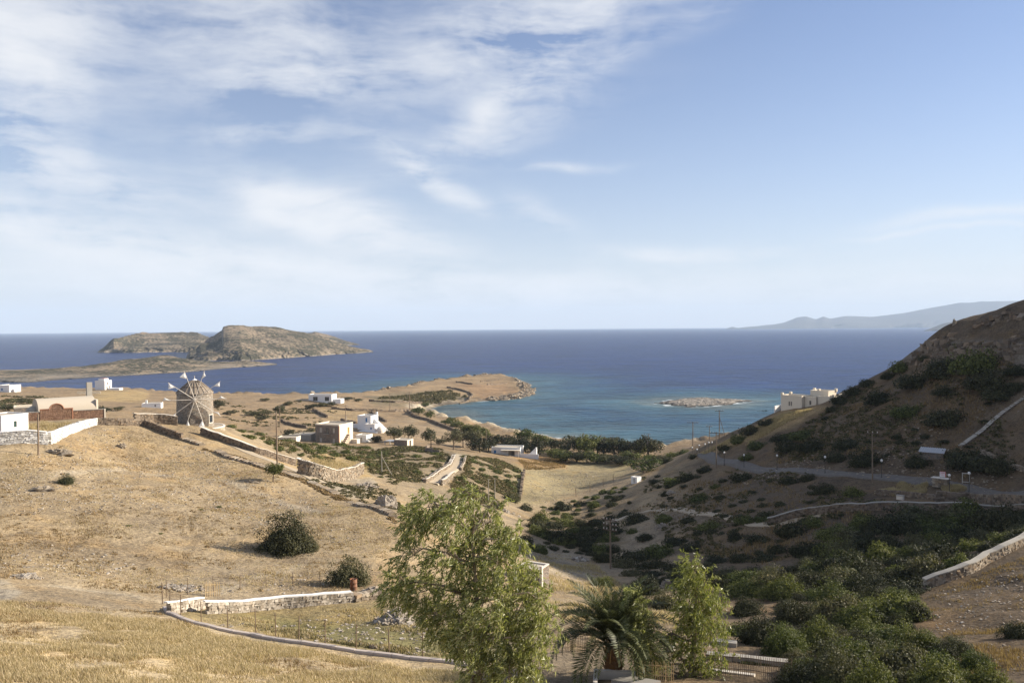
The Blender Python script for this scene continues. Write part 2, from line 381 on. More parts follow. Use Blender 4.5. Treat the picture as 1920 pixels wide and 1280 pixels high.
def m_drystone(name, lo, hi, lichen):
    def fn(g):
        geo = g.node('ShaderNodeNewGeometry'); rnd = geo.outputs['Random Per Island']; p = wpos(g)
        c = g.mix(rnd, lo, hi); n = g.noise(p, 5, 5, 0.7)
        c = g.mix(g.mapr(n, 0.42, 0.7), c, g.mix(1.0, c, (0.55, 0.52, 0.47), 'MULTIPLY'))
        c = g.mix(g.m('MULTIPLY', g.mapr(g.m('FRACT', g.m('MULTIPLY', rnd, 7.3)), 0.7, 1.0), 0.5), c, lichen)
        return pbsdf(g, c, 0.95, 0.1, g.bump(n, 0.6, 0.08))
    return mat(name, fn)
m_drystone('drystone', (0.17, 0.135, 0.10), (0.42, 0.36, 0.285), (0.42, 0.28, 0.16))
m_drystone('drystone_dark', (0.12, 0.095, 0.075), (0.29, 0.235, 0.18), (0.30, 0.20, 0.12))
m_drystone('drystone_pale', (0.24, 0.205, 0.165), (0.60, 0.54, 0.46), (0.36, 0.28, 0.2))
m_drystone('drystone_lime', (0.45, 0.43, 0.40), (0.86, 0.84, 0.80), (0.80, 0.78, 0.74))
m_drystone('field_stone', (0.24, 0.205, 0.165), (0.48, 0.43, 0.37), (0.36, 0.28, 0.2))

def leaf_mat(name, c0, c1, c2, trans=0.35, rough=0.55, spec=0.35, vary=True):
    def fn(g):
        rnd = g.node('ShaderNodeNewGeometry').outputs['Random Per Island']
        oi = g.node('ShaderNodeObjectInfo').outputs['Random']
        c = g.ramp(rnd, [(0.0, c0), (0.55, c1), (1.0, c2)])
        tone = g.m('MULTIPLY_ADD', oi, 0.45, 0.78); cc = g.node('ShaderNodeCombineColor')
        g.put(cc.inputs[0], g.m('MULTIPLY_ADD', oi, 0.6, 0.72)); g.put(cc.inputs[1], tone); g.put(cc.inputs[2], tone)
        if vary: c = g.mix(1.0, c, cc.outputs[0], 'MULTIPLY')
        d = pbsdf(g, c, rough, spec)
        t = g.node('ShaderNodeBsdfTranslucent'); g.put(t.inputs[0], g.mix(1.0, c, (1.25, 1.3, 0.7), 'MULTIPLY'))
        mx = g.node('ShaderNodeMixShader'); mx.inputs[0].default_value = trans; g.l.new(d, mx.inputs[1]); g.l.new(t.outputs[0], mx.inputs[2])
        return mx.outputs[0]
    return mat(name, fn)
leaf_mat('leaf_euc', (0.10, 0.115, 0.03), (0.24, 0.255, 0.088), (0.52, 0.50, 0.28), 0.45, 0.4, 0.5, False)
leaf_mat('leaf_euc_slim', (0.080, 0.098, 0.020), (0.195, 0.215, 0.052), (0.42, 0.41, 0.17), 0.4, 0.4, 0.5, False)
leaf_mat('leaf_dark', (0.018, 0.020, 0.010), (0.037, 0.041, 0.018), (0.085, 0.085, 0.036), 0.12, .6, .2)  # green lowered further in colour to deepen the shaded shrubs
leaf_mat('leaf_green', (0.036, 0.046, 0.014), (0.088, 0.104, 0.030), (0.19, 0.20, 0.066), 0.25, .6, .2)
leaf_mat('leaf_olive', (0.045, 0.048, 0.023), (0.088, 0.088, 0.044), (0.155, 0.148, 0.08), 0.2, .6, .2)
leaf_mat('leaf_palm', (0.034, 0.042, 0.014), (0.070, 0.082, 0.028), (0.135, 0.140, 0.058), 0.2, 0.5, 0.25, False)
leaf_mat('leaf_scrub', (0.048, 0.050, 0.022), (0.100, 0.094, 0.044), (0.21, 0.165, 0.09), 0.15, .7, .1)
leaf_mat('straw', (0.24, 0.178, 0.10), (0.47, 0.37, 0.225), (0.62, 0.51, 0.34), 0.3, 0.7, 0.2, False)
leaf_mat('dry_brush', (0.14, 0.092, 0.05), (0.25, 0.172, 0.09), (0.37, 0.27, 0.155), 0.25, 0.8, 0.1, False)
def m_bark(c0, c1):
    return lambda g: pbsdf(g, g.mix(g.noise(g.scale(opos(g), (4, 4, 0.8)), 2.0, 5, 0.7), c0, c1), 0.9, 0.15, g.bump(g.noise(g.scale(opos(g), (6, 6, 1)), 3, 4), 0.5, 0.03))
mat('bark', m_bark((0.10, 0.075, 0.055), (0.26, 0.20, 0.15))); mat('bark_pale', m_bark((0.22, 0.17, 0.12), (0.48, 0.39, 0.29))); mat('palm_bark', m_bark((0.10, 0.055, 0.03), (0.32, 0.18, 0.08)))
MT = MATS

# ------------------------------------------------------------------ terrain: surveyed heights (photo px, distance) plus added heights out of sight, joined by a thin-plate spline
CP = """
0,1280,28 300,1280,30 600,1280,35 850,1275,38 1000,1280,36 1150,1275,38 1300,1230,46 1400,1250,43 1700,1275,38 1900,1280,36
0,1130,48 200,1170,46 400,1185,49 600,1212,47 800,1245,43 330,1125,58 0,1050,62 200,1080,62 350,1080,66 500,1175,55 600,1160,58 700,1190,53 700,1130,62
650,1100,68 540,1030,80 500,950,95 400,900,108 300,980,82 150,950,82 0,950,80 300,870,115 200,860,112 100,850,103 0,850,99 0,834,104.3 -70,833,104 92,832,105 130,813,114 180,795,127
720,1060,74 740,960,95 850,1100,70 1000,1200,50 1100,1180,58 1250,1170,60
0,812,117 120,788,150 60,790,150 200,790,150 250,800,127 300,808,130 350,812,132 365,797,140 300,790,146 400,805,137 450,850,122 510,897,111 600,905,116 690,950,103
440,803,163 480,830,200 560,866,152 680,872,172 620,905,135 650,842,235 750,862,225 700,912,138 740,905,150 800,890,190 830,870,215 860,850,245 880,900,195 930,880,230
975,890,240 950,930,205 1080,880,265 1080,920,225 1000,945,200 1160,880,270 1000,860,295 960,850,305 1100,850,310 1180,845,312
625,830,280 520,800,310 700,820,300 690,807,320 800,810,330 760,780,400 870,820,335 900,830,325 880,812,355 820,790,385 700,760,455 650,760,440 560,765,410 480,770,380 600,750,430
100,737,470 200,731,500 0,738,470 230,745,430 290,762,330 60,760,330 430,745,455 340,741,480 520,745,480
720,748,500 800,757,500 850,742,560 900,725,620 940,705,755 800,716,690 960,735,620 880,712,720
850,930,150 900,950,150 1000,1050,105 1060,1090,90 1000,1100,82 950,990,135
1000,970,185 1050,1000,160 1100,1050,125 1180,1060,115 1230,1100,95 1300,1060,105 1400,1080,90 1350,1130,75 1500,1100,78 1650,1080,78 1450,1180,58 1600,1200,50
1730,1105,66 1920,1020,75 1850,1130,58 1900,1200,45
1240,850,300 1300,842,258 1330,852,215 1380,813,217 1430,786,217 1475,769,213 1540,759,209 1600,723,203 1650,701,196 1690,680,190 1692,674,189 1722,660,186 1745,635,184 1770,618,181 1800,605,178 1846,600,174 1866,584,172 1890,572,170 1925,567,167 2010,556,160
1450,881,165 1600,893,139 1750,912,127 1900,918,121 1500,820,180 1600,800,166 1700,780,157 1800,760,149 1900,740,142 1700,715,175 1800,680,162 1900,660,153 1900,612,161
1700,850,143 1850,850,132 1450,930,140 1300,900,185 1200,900,215 1350,960,135 1250,960,150 1600,950,115 1750,948,112 1900,948,108 1450,1000,115 1600,1010,100 1750,1020,95 1900,1010,90
"""
pts = [at(*map(float, t.split(','))) for t in CP.split()]
EXTRA = [(0, 4, 42), (-30, 2, 44), (30, 2, 42), (70, 5, 44), (-60, 20, 42), (-90, 60, 37), (-120, 110, 38), (-170, 160, 36), (-220, 220, 32), (-330, 400, 20), (-420, 520, 15),
         (60, 40, 35), (85, 62, 40), (80, 92, 35), (95, 118, 40), (112, 132, 54), (138, 160, 66), (132, 186, 56), (126, 200, 51), (150, 150, 84), (140, 110, 70), (145, 60, 47), (112, 80, 43), (170, 185, 86), (130, 225, 46), (150, 250, 34), (115, 215, 42), (180, 230, 50), (200, 120, 96), (240, 60, 90), (190, 300, 22), (150, 285, 20), (260, 200, 88), (320, 120, 96),  # unseen high ground right of view, shaped to throw shade on the hillside
         (100, 270, 17), (70, 275, 11), (-60, 200, 20), (-75, 250, 15), (-130, 250, 18), (-20, 440, 3), (130, 320, 12), (220, 330, 16)]
pts = np.array(pts + [np.array(e, float) for e in EXTRA])
def tps_fit(p, lam):
    n = len(p); d = np.linalg.norm(p[:, None, :2] - p[None, :, :2], axis=2)
    K = np.where(d > 0, d * d * np.log(d + 1e-9), 0) + lam * np.eye(n) * 100
    A = np.zeros((n + 3, n + 3)); A[:n, :n] = K; A[:n, n] = 1; A[:n, n + 1:] = p[:, :2]; A[n, :n] = 1; A[n + 1:, :n] = p[:, :2].T
    b = np.zeros(n + 3); b[:n] = p[:, 2]
    return np.linalg.solve(A, b)
TW = tps_fit(pts, 0.2)
def tps(x, y):
    out = np.empty(x.size); xf, yf = x.ravel(), y.ravel()
    for i in range(0, x.size, 60000):
        a, b = xf[i:i + 60000], yf[i:i + 60000]
        d2 = (a[:, None] - pts[None, :, 0]) ** 2 + (b[:, None] - pts[None, :, 1]) ** 2
        out[i:i + 60000] = (0.5 * d2 * np.log(d2 + 1e-12)) @ TW[:len(pts)] + TW[len(pts)] + a * TW[-2] + b * TW[-1]
    return out.reshape(x.shape)

COAST_UD = [(-2600, 560), (-900, 570), (-400, 570), (0, 560), (100, 545), (200, 532), (320, 522), (430, 520), (520, 525), (600, 538), (660, 558), (700, 580), (740, 612), (762, 645), (782, 700), (800, 720), (850, 762), (900, 785), (945, 793),
            (966, 775), (972, 735), (986, 690), (984, 655), (997, 612), (992, 595), (965, 568), (925, 549), (880, 531), (840, 513), (803, 494), (806, 470), (830, 444), (868, 420), (915, 402), (955, 384), (1027, 364), (1100, 349), (1180, 336), (1240, 327),
            (1300, 332), (1400, 345), (1500, 338), (1600, 345), (1700, 350), (1900, 345), (2200, 350), (2900, 330), (5200, 300)]
COAST = np.array([(ux(u, d), d) for u, d in COAST_UD] + [(900, -200), (-900, -200)], float)
def sdf(poly, x, y):
    """signed distance, positive inside"""
    shp = x.shape; x = x.ravel(); y = y.ravel(); best = np.full(x.size, 1e18); ins = np.zeros(x.size, bool)
    n = len(poly)
    for i in range(n):
        ax, ay = poly[i]; bx, by = poly[(i + 1) % n]; ex, ey = bx - ax, by - ay
        t = np.clip(((x - ax) * ex + (y - ay) * ey) / (ex * ex + ey * ey + 1e-12), 0, 1)
        best = np.minimum(best, (x - ax - t * ex) ** 2 + (y - ay - t * ey) ** 2)
        c = ((ay > y) != (by > y)) & (x < (bx - ax) * (y - ay) / (by - ay + 1e-12) + ax); ins ^= c
    return np.where(ins, 1, -1).reshape(shp) * np.sqrt(best).reshape(shp)

NA, NR = 640, 660
ta = np.linspace(0, 1, NA)
AZ = R(-50) + (R(132)) * ta
core = np.linspace(R(-36), R(36), 540); AZ = np.concatenate([np.linspace(R(-56), R(-36.2), 34), core, np.linspace(R(36.2), R(84), 66)]); NA = len(AZ)
RR = np.exp(np.linspace(math.log(6.0), math.log(1050.0), NR))
AA, RG = np.meshgrid(AZ, RR, indexing='ij')
TX, TY = RG * np.sin(AA), RG * np.cos(AA)
def terrain_z(x, y):
    r = np.hypot(x, y); z = tps(x, y)
    hill = 1 / (1 + np.exp(-(x - 0.30 * y) / 12.0))                     # rougher ground on the eastern hill
    z = z + fbm(x, y, 14, 4, 0.5, 3) * (0.55 + 0.7 * hill) + fbm(x, y, 2.2, 3, 0.5, 11) * 0.10
    sd = sdf(COAST, x, y) + fbm(x, y, 28, 4, 0.55, 21) * 9
    ramp = np.clip(sd / 9.0, 0, 1); ramp = ramp * ramp * (3 - 2 * ramp)
    rocky = (np.abs(fbm(x, y, 11, 4, 0.6, 31)) * 5.0 - .8) * np.clip(1 - np.abs(sd - 6) / 12, 0, 1)
    z = np.maximum(z, 1.3)
    return np.where(sd > 0, z * ramp + rocky * ramp + 0.15, np.maximum(-3.0, sd * 0.25)), sd
TZ, TSD = terrain_z(TX, TY)

def col_idx(az):
    f = np.interp(az, AZ, np.arange(NA)); i = np.clip(f.astype(int), 0, NA - 2); return i, f - i
def gz(x, y):
    """ground height at x, y"""
    x = np.atleast_1d(np.asarray(x, float)); y = np.atleast_1d(np.asarray(y, float))
    i, fa = col_idx(np.arctan2(x, y)); f = np.clip((np.log(np.hypot(x, y) + 1e-9) - math.log(6.0)) / (math.log(1050.0) - math.log(6.0)) * (NR - 1), 0, NR - 1.001)
    j = f.astype(int); fr = f - j
    return (TZ[i, j] * (1 - fa) + TZ[i + 1, j] * fa) * (1 - fr) + (TZ[i, j + 1] * (1 - fa) + TZ[i + 1, j + 1] * fa) * fr
def hit(u, v, rmin=20.0):
    """where the line of sight through photo pixel (u, v) meets the ground; rows of x, y, z"""
    d = ray(u, v); az = np.arctan2(d[:, 0], d[:, 1]); sl_ = d[:, 2] / np.hypot(d[:, 0], d[:, 1])
    i, fa = col_idx(az); prof = TZ[i] * (1 - fa)[:, None] + TZ[i + 1] * fa[:, None]
    diff = prof - (CAM_Z + sl_[:, None] * RR[None, :]); diff[:, RR < rmin] = -1
    below = diff >= 0; k = np.argmax(below, 1); ok = below.any(1); k = np.clip(k, 1, NR - 1)
    n = np.arange(len(k)); a, b = diff[n, k - 1], diff[n, k]; t = np.clip(-a / (b - a + 1e-9), 0, 1)
    r = RR[k - 1] + (RR[k] - RR[k - 1]) * t; r = np.where(ok, r, 1000.0)
    x, y = r * np.sin(az), r * np.cos(az)
    return np.stack([x, y, gz(x, y)], 1)
def G(u, v, rmin=20.0): return hit(u, v, rmin)[0]
def proj(x, y, z):
    q = np.stack([x, y, z - CAM_Z], -1) @ RM
    return W0 / 2 + F * q[..., 0] / -q[..., 2], H0 / 2 - F * q[..., 1] / -q[..., 2]
def inpoly(poly, u, v): return sdf(np.array(poly, float), u, v)
def yaw(u, th): return math.atan((960 - u) / F) - R(th)

def build_terrain():
    z = TZ; x, y = TX, TY
    u, v = proj(x, y, z)
    base = np.array((0.385, 0.300, 0.198)); C = np.tile(base, x.shape + (1,)); stony = np.full(x.shape, 0.45)
    n1 = fbm(x, y, 22, 4, 0.5, 41); n2 = fbm(x, y, 6, 3, 0.5, 51)
    def paint(mask, c, st=None):
        nonlocal C, stony
        m = np.clip(mask, 0, 1)[..., None]; C = C * (1 - m) + np.array(c) * m
        if st is not None: stony = stony * (1 - m[..., 0]) + st * m[..., 0]
    r = np.hypot(x, y)
    paint(np.clip(n1 * 2.2 + 0.35, 0, 1) * 0.7, (0.44, 0.335, 0.21))
    paint(np.clip(n2 * 3, 0, 1) * 0.5, (0.29, 0.225, 0.15))
    n3 = fbm(x, y, 45, 3, 0.5, 47); paint(np.clip(n3 * 3.0, 0, 1) * 0.55, (0.33, 0.275, 0.205)); paint(np.clip(-n3 * 3.0 - .1, 0, 1) * 0.5, (0.47, 0.345, 0.20), 0.1)
    def track(px, w, c, amt):
        W = hit(*zip(*px))[:, :2]; d = np.full(x.shape, 1e9)
        for (ax, ay), (bx, by) in zip(W[:-1], W[1:]):
            t = np.clip(((x - ax) * (bx - ax) + (y - ay) * (by - ay)) / ((bx - ax) ** 2 + (by - ay) ** 2), 0, 1); d = np.minimum(d, np.hypot(x - ax - t * (bx - ax), y - ay - t * (by - ay)))
        paint(np.clip(1.5 - d / w - n2, 0, 1) * amt, c)
    def region(poly, c, st=None, soft=14, amt=1.0, rmin=0, rmax=9999, jag=1.0):
        s = inpoly(poly, u + n2 * 20 * jag, v + n1 * 8 * jag); paint(np.clip(s / soft + 0.5, 0, 1) * amt * ((r > rmin) & (r < rmax)), c, st)
    # bright straw in the foreground field, barer earth behind
    region([(-300, 1150), (330, 1150), (420, 1190), (860, 1250), (860, 1400), (-300, 1400)], (0.53, 0.42, 0.27), 0.1, 30, 0.85, 0, 75)
    region([(-200, 1080), (20, 1085), (45, 1110), (20, 1125), (-200, 1125)], (0.42, 0.36, 0.28), 0.2, 8)
    region([(330, 1140), (700, 1125), (860, 1190), (860, 1240), (540, 1200), (350, 1160)], (0.30, 0.235, 0.115), 0.3, 16, 0.8, 0, 75)
    region([(450, 1150), (850, 1180), (1000, 1225), (840, 1235), (600, 1200)], (0.16, 0.165, 0.070), 0.2, 20, 0.6, 0, 75)
    for px in ([(240, 930), (190, 985), (130, 1035)], [(375, 1000), (350, 1040), (330, 1060)], [(360, 975), (420, 935), (470, 905)], [(-20, 930), (120, 905), (260, 893), (420, 880)], [(0, 1010), (140, 965), (300, 950)]): track(px, 0.28, (0.22, 0.17, 0.115), .5)
    for px in ([(60, 900), (230, 880), (420, 900), (600, 960)], [(0, 1095), (120, 1100), (260, 1118), (320, 1130)], [(560, 1060), (470, 1085), (400, 1110)]): track(px, 0.6, (0.50, 0.43, 0.335), .5)
    for px in ([(380, 1190), (430, 1215), (470, 1240), (560, 1285)], [(270, 1195), (340, 1230), (400, 1260)], [(60, 1180), (160, 1178), (300, 1200)], [(470, 1205), (560, 1240), (640, 1275)]): track(px, 0.3, (0.20, 0.145, 0.09), .6)
    # eastern hill: brown soil with grey stones, darkened in colour to deepen its shade
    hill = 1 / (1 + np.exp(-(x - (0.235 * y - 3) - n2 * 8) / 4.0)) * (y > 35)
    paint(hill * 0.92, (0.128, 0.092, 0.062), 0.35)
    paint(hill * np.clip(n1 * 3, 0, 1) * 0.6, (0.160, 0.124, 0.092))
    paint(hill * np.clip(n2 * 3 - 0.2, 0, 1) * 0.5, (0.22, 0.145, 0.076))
    region([(1290, 860), (1420, 800), (1480, 768), (1560, 762), (1500, 790), (1400, 830), (1330, 855)], (0.46, 0.325, 0.165), 0.3, 10, 0.8)
    region([(1180, 935), (1260, 890), (1320, 855), (1290, 845), (1160, 925), (1020, 980), (1060, 1000)], (0.34, 0.25, 0.15), 0.5, 14, 0.7, 60)
    region([(960, 960), (1060, 960), (1180, 920), (1200, 960), (1150, 1060), (1060, 1040), (980, 1010)], (0.255, 0.195, 0.125), 0.6, 16, 0.8, 60)
    # rocky crags high on the hill
    region([(1690, 672), (1740, 640), (1920, 640), (1960, 690), (1800, 690), (1740, 690)], (0.26, 0.225, 0.185), 0.9, 10, 0.8)
    # scrub slopes in the middle
    region([(430, 795), (600, 835), (700, 825), (860, 835), (980, 870), (975, 940), (880, 950), (760, 900), (640, 860), (520, 840)], (0.285, 0.225, 0.150), 0.7, 14, 0.85, 120)
    region([(540, 868), (600, 850), (690, 870), (700, 905), (600, 905)], (0.44, 0.33, 0.18), 0.4, 10, 0.8, 110, 200)
    region([(600, 900), (700, 895), (690, 930), (640, 930)], (0.44, 0.38, 0.30), 0.8, 8, 0.8, 105, 170)
    region([(990, 1010), (1100, 1040), (1115, 1090), (1000, 1100)], (0.40, 0.335, 0.25), 0.8, 14, 0.7, 70)
    # flat fields by the sea
    plain = (r > 255)
    paint(plain * (x < 75) * 0.75 * (TSD > 2), (0.345, 0.248, 0.155), 0.25)
    region([(970, 862), (1180, 868), (1190, 885), (1000, 950), (960, 945)], (0.34, 0.285, 0.165), 0.6, 10, 0.8, 150)
    region([(960, 850), (1070, 853), (1060, 878), (985, 878)], (0.42, 0.27, 0.135), 0.1, 8, 0.8, 150)
    region([(780, 778), (870, 810), (900, 835), (720, 810), (730, 790)], (0.33, 0.255, 0.175), 0.3, 8, 0.8, 250)
    region([(190, 735), (280, 735), (270, 748), (150, 752)], (0.50, 0.37, 0.19), 0.1, 6, 0.8, 250)
    region([(600, 766), (700, 772), (690, 790), (610, 790)], (0.45, 0.335, 0.19), 0.2, 6, 0.6, 250)
    region([(690, 742), (820, 733), (875, 745), (820, 757), (700, 757)], (0.20, 0.175, 0.115), 0.3, 6, 0.75, 400)
    region([(840, 722), (940, 715), (975, 735), (900, 752), (885, 735)], (0.33, 0.222, 0.135), 0.1, 6, 0.9, 400)
    gx_, gy_ = np.gradient(z, axis=0) / (np.gradient(AA, axis=0) * RG), np.gradient(z, axis=1) / np.gradient(RG, axis=1); stp = np.hypot(gx_, gy_); paint(np.clip((stp - .35) * 4, 0, 1) * (r > 300) * .85, (0.22, 0.185, 0.145), .6)
    # sea edge: rock, and sand along the bay
    edge = np.clip(1 - (TSD - 3) / 9, 0, 1) * (r > 200); paint(edge * 0.9, (0.30, 0.255, 0.205), 0.9); paint(edge * np.clip(n2 * 5 + .2, 0, 1) * .8, (0.13, 0.11, 0.09), .5)
    sand = (x > -70) & (y < 505) & (x < 75); paint(np.clip(1 - (TSD - 6) / 8, 0, 1) * sand, (0.50, 0.43, 0.33), 0.1)
    wet = np.clip(1 - (z - 0.15) / 0.5, 0, 1) * (r > 200); paint(wet * 0.7, (0.12, 0.10, 0.08), 0)
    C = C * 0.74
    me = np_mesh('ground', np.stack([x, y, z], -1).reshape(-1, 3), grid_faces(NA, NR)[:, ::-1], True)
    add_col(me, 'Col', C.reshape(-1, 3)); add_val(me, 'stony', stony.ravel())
    tag(link('ground', me, MT['ground']), kind='structure')
build_terrain()

# sea
ISLET = np.array([at(u, v, 1) * 0 + np.array([ux(u, d), d, 0]) for u, v, d in
                  [(1226, 0, 520), (1245, 0, 508), (1262, 0, 500), (1290, 0, 494), (1320, 0, 495), (1345, 0, 502), (1375, 0, 512), (1400, 0, 522), (1412, 0, 528), (1395, 0, 537), (1350, 0, 545), (1300, 0, 548), (1255, 0, 540)]])[:, :2]
def build_sea():
    az = np.concatenate([np.linspace(R(-180), R(-40), 40)[:-1], np.linspace(R(-40), R(40), 260), np.linspace(R(40), R(180), 40)[1:]])
    rr = np.concatenate([[0.5], np.exp(np.linspace(math.log(150), math.log(1500), 240)), np.exp(np.linspace(math.log(1600), math.log(22000), 40))])
    A, Q = np.meshgrid(az, rr, indexing='ij'); x, y = Q * np.sin(A), Q * np.cos(A)
    d = -sdf(COAST, x, y) - fbm(x, y, 28, 4, 0.55, 21) * 9; d = np.minimum(d, -sdf(ISLET, x, y) * 1.0)
    bay = np.clip(d, 0, 400); inbay = sdf(np.array([(-50, 300), (300, 300), (330, 520), (200, 640), (20, 600), (-60, 500)], float), x, y)
    bay = bay * np.where(inbay > 0, 1 - 0.35 * np.clip(inbay / 60, 0, 1), 1)
    me = np_mesh('sea', np.stack([x, y, np.zeros_like(x)], -1).reshape(-1, 3), grid_faces(len(az), len(rr))[:, ::-1], True)
    add_val(me, 'shore', bay.ravel()); tag(link('sea', me, MT['sea']), kind='structure')
build_sea()

def hor(u): return float(np.interp(u, (0, 1920), (626.0, 612.0)))
def ridge_land(name, crest, shore, depth, back, matname, nu=200, nt=46, power=0.75, amp=1.0, wl=60, far=None, cliff=None):
    """a rise whose near waterline and skyline are known; it has its own distance, depth and back slope"""
    us = np.linspace(min(crest[0][0], shore[0][0]), max(crest[-1][0], shore[-1][0]), nu)
    vc = np.interp(us, *zip(*crest)); vs = np.interp(us, *zip(*shore))
    V = []
    for u, c, s in zip(us, vc, vs):
        dn = ray(u, s)[0]; Ds = far if far else min(CAM_Z / max(-dn[2] / dn[1], 1e-4), 26000)
        dep = np.interp(u, *zip(*depth)) if hasattr(depth, '__len__') else depth
        Dc = Ds + dep; dc = ray(u, c)[0]; zc = max(CAM_Z + dc[2] / dc[1] * Dc, 0.0)
        row = []
        for k in range(nt):
            t = k / (nt - 1) * 2
            if t <= 1: D = Ds + dep * t; z = zc * t ** power
            else: D = Dc + back * (t - 1); z = zc * (1 - (t - 1) ** 1.6) - 3 * (t - 1)
            row.append((dc[0] / dc[1] * D, D, z, t))
        V.append(row)
    V = np.array(V); x, y, z, t = [V[..., k] for k in range(4)]
    w = np.clip(np.minimum(t, 2 - t) * 4, 0, 1) * np.clip(1 - np.abs(t - 1) * -1, 0, 1)
    soften = np.where(t <= 1, np.clip((1 - t) * 3, 0.12, 1), 1)
    n = fbm(x, y, wl, 5, 0.55, 61); rid = -np.abs(fbm(x, y, wl * 2.2, 3, 0.5, 71)) * 2 + 0.25
    z = z + (n * 0.8 + rid) * amp * w * soften * np.clip(z / (amp * 2 + 1e-6), 0.15, 1)
    y = y + np.where(t < 0.15, fbm(x, y, wl * 0.6, 4, 0.6, 81) * wl * 0.5, 0)
    z = np.where(t <= 0, -0.5, z)
    me = np_mesh(name, np.stack([x, y, z], -1).reshape(-1, 3), grid_faces(nu, nt), True)
    return tag(link(name, me, MT[matname]), kind='structure')
ridge_land('island_hill', [(349, 672), (356, 660), (368, 653), (376, 644), (399, 630), (416, 620), (418, 613.5), (428, 611), (485, 611.5), (528, 616), (571, 624), (614, 636), (657, 649), (690, 657), (700, 659.5)],
           [(349, 674), (400, 676), (450, 677), (500, 674), (542, 671), (600, 667), (657, 663), (700, 660)], [(349, 40), (400, 300), (480, 380), (600, 260), (680, 60), (700, 10)], 380, 'island', 260, 60, 0.72, 7, 70)
ridge_land('island_hill', [(184, 660.5), (199, 649), (213, 636), (233, 630), (256, 626), (299, 623), (342, 622), (371, 626), (393, 633), (410, 645)],
           [(184, 661), (256, 661.6), (313, 660.5), (410, 660)], [(184, 10), (213, 60), (256, 260), (342, 420), (410, 200)], 500, 'island', 200, 50, 0.62, 9, 90)
ridge_land('island_hill', [(560, 628), (575, 623.5), (590, 622.5), (610, 627), (640, 636), (660, 642), (674, 646)], [(560, 650), (674, 646.8)], [(560, 300), (674, 10)], 300, 'island', 90, 30, 0.8, 5, 80)
ridge_land('headland', [(-260, 690), (0, 694), (30, 695), (100, 692), (150, 688), (200, 680), (240, 674), (295, 667), (330, 669.5), (370, 675), (400, 679), (430, 678), (460, 675), (490, 679), (519, 683)],
           [(-260, 716), (0, 717), (30, 718), (60, 717), (100, 713), (170, 708), (220, 706), (300, 701), (350, 698), (400, 693), (450, 689), (519, 684)], [(-260, 180), (0, 170), (200, 170), (300, 220), (450, 110), (519, 10)], 160, 'island', 320, 60, 0.7, 5.5, 40)
ridge_land('far_mountain', [(1362, 616), (1372, 612), (1384, 614.5), (1405, 612), (1440, 610), (1470, 604), (1495, 594), (1511, 592), (1530, 598), (1544, 592.5), (1556, 597), (1585, 592), (1620, 593.5), (1650, 593), (1700, 585), (1740, 577), (1800, 567), (1870, 563), (1920, 565), (2000, 575), (2150, 600)],
           [(1362, 617), (2150, 617)], 1800, 2200, 'far_hill', 220, 30, 0.8, 26, 600, far=13000)
ridge_land('far_headland', [(1715, 627.5), (1735, 619), (1770, 606), (1810, 597), (1850, 592), (1900, 589), (2100, 588)], [(1715, 628), (2100, 630)], [(1715, 20), (1850, 700), (2100, 900)], 900, 'far_hill', 120, 30, 0.8, 14, 250, far=6200)
def build_islet():
    x, y = np.meshgrid(np.linspace(ISLET[:, 0].min() - 4, ISLET[:, 0].max() + 4, 150), np.linspace(485, 556, 110), indexing='ij')
    sd = sdf(ISLET, x, y) + fbm(x, y, 10, 4, 0.6, 5) * 7
    z = np.clip(sd / 6, -1, 1) * 0.9 + np.abs(fbm(x, y, 5, 4, 0.6, 9)) * 1.0 * np.clip(sd / 5, 0, 1) - 0.25 + np.clip(sd / 14, 0, 1) * 0.5
    me = np_mesh('rock_islet', np.stack([x, y, z], -1).reshape(-1, 3), grid_faces(150, 110), False)
    tag(link('rock_islet', me, MT['islet']), kind='structure')
build_islet()

def ribbon(name, px, width, matname, lift=0.05, n=60, widths=None):
    """road or path laid on the ground"""
    P = hit(*zip(*px)); s = np.r_[0, np.cumsum(np.linalg.norm(np.diff(P[:, :2], axis=0), axis=1))]
    t = np.linspace(0, s[-1], n); x = np.interp(t, s, P[:, 0]); y = np.interp(t, s, P[:, 1])
    for _ in range(3): x[1:-1] = (x[:-2] + 2 * x[1:-1] + x[2:]) / 4; y[1:-1] = (y[:-2] + 2 * y[1:-1] + y[2:]) / 4
    dx, dy = np.gradient(x), np.gradient(y); L = np.hypot(dx, dy); nx, ny = -dy / L, dx / L
    off = np.linspace(-0.5, 0.5, 7) * width; X = x[:, None] + nx[:, None] * off; Y = y[:, None] + ny[:, None] * off
    Z = gz(X.ravel(), Y.ravel()).reshape(X.shape); Z = 0.5 * Z + 0.5 * Z.mean(1, keepdims=True); Z = np.maximum(Z, gz(X.ravel(), Y.ravel()).reshape(X.shape)) + lift
    X = np.concatenate([X[:, :1] - nx[:, None] * .3, X, X[:, -1:] + nx[:, None] * .3], 1); Y = np.concatenate([Y[:, :1] - ny[:, None] * .3, Y, Y[:, -1:] + ny[:, None] * .3], 1)
    Z = np.concatenate([Z[:, :1] - .6, Z, Z[:, -1:] - .6], 1)
    me = np_mesh(name, np.stack([X, Y, Z], -1).reshape(-1, 3), grid_faces(n, 9)[:, ::-1], True)
    return tag(link(name, me, MT[matname]), kind='structure')
ribbon('road', [(1318, 848), (1340, 862), (1400, 875), (1500, 882), (1600, 890), (1700, 900), (1800, 910), (1960, 920)], 2.8, 'road', 0.08, 90)
ribbon('path', [(400, 812), (440, 835), (500, 862), (560, 885), (600, 905)], 2.2, 'path_dust', 0.05, 50)
ribbon('path', [(1150, 978), (1180, 965), (1230, 955), (1300, 962), (1440, 985), (1560, 962)], 1.6, 'path_dust', 0.04, 60)
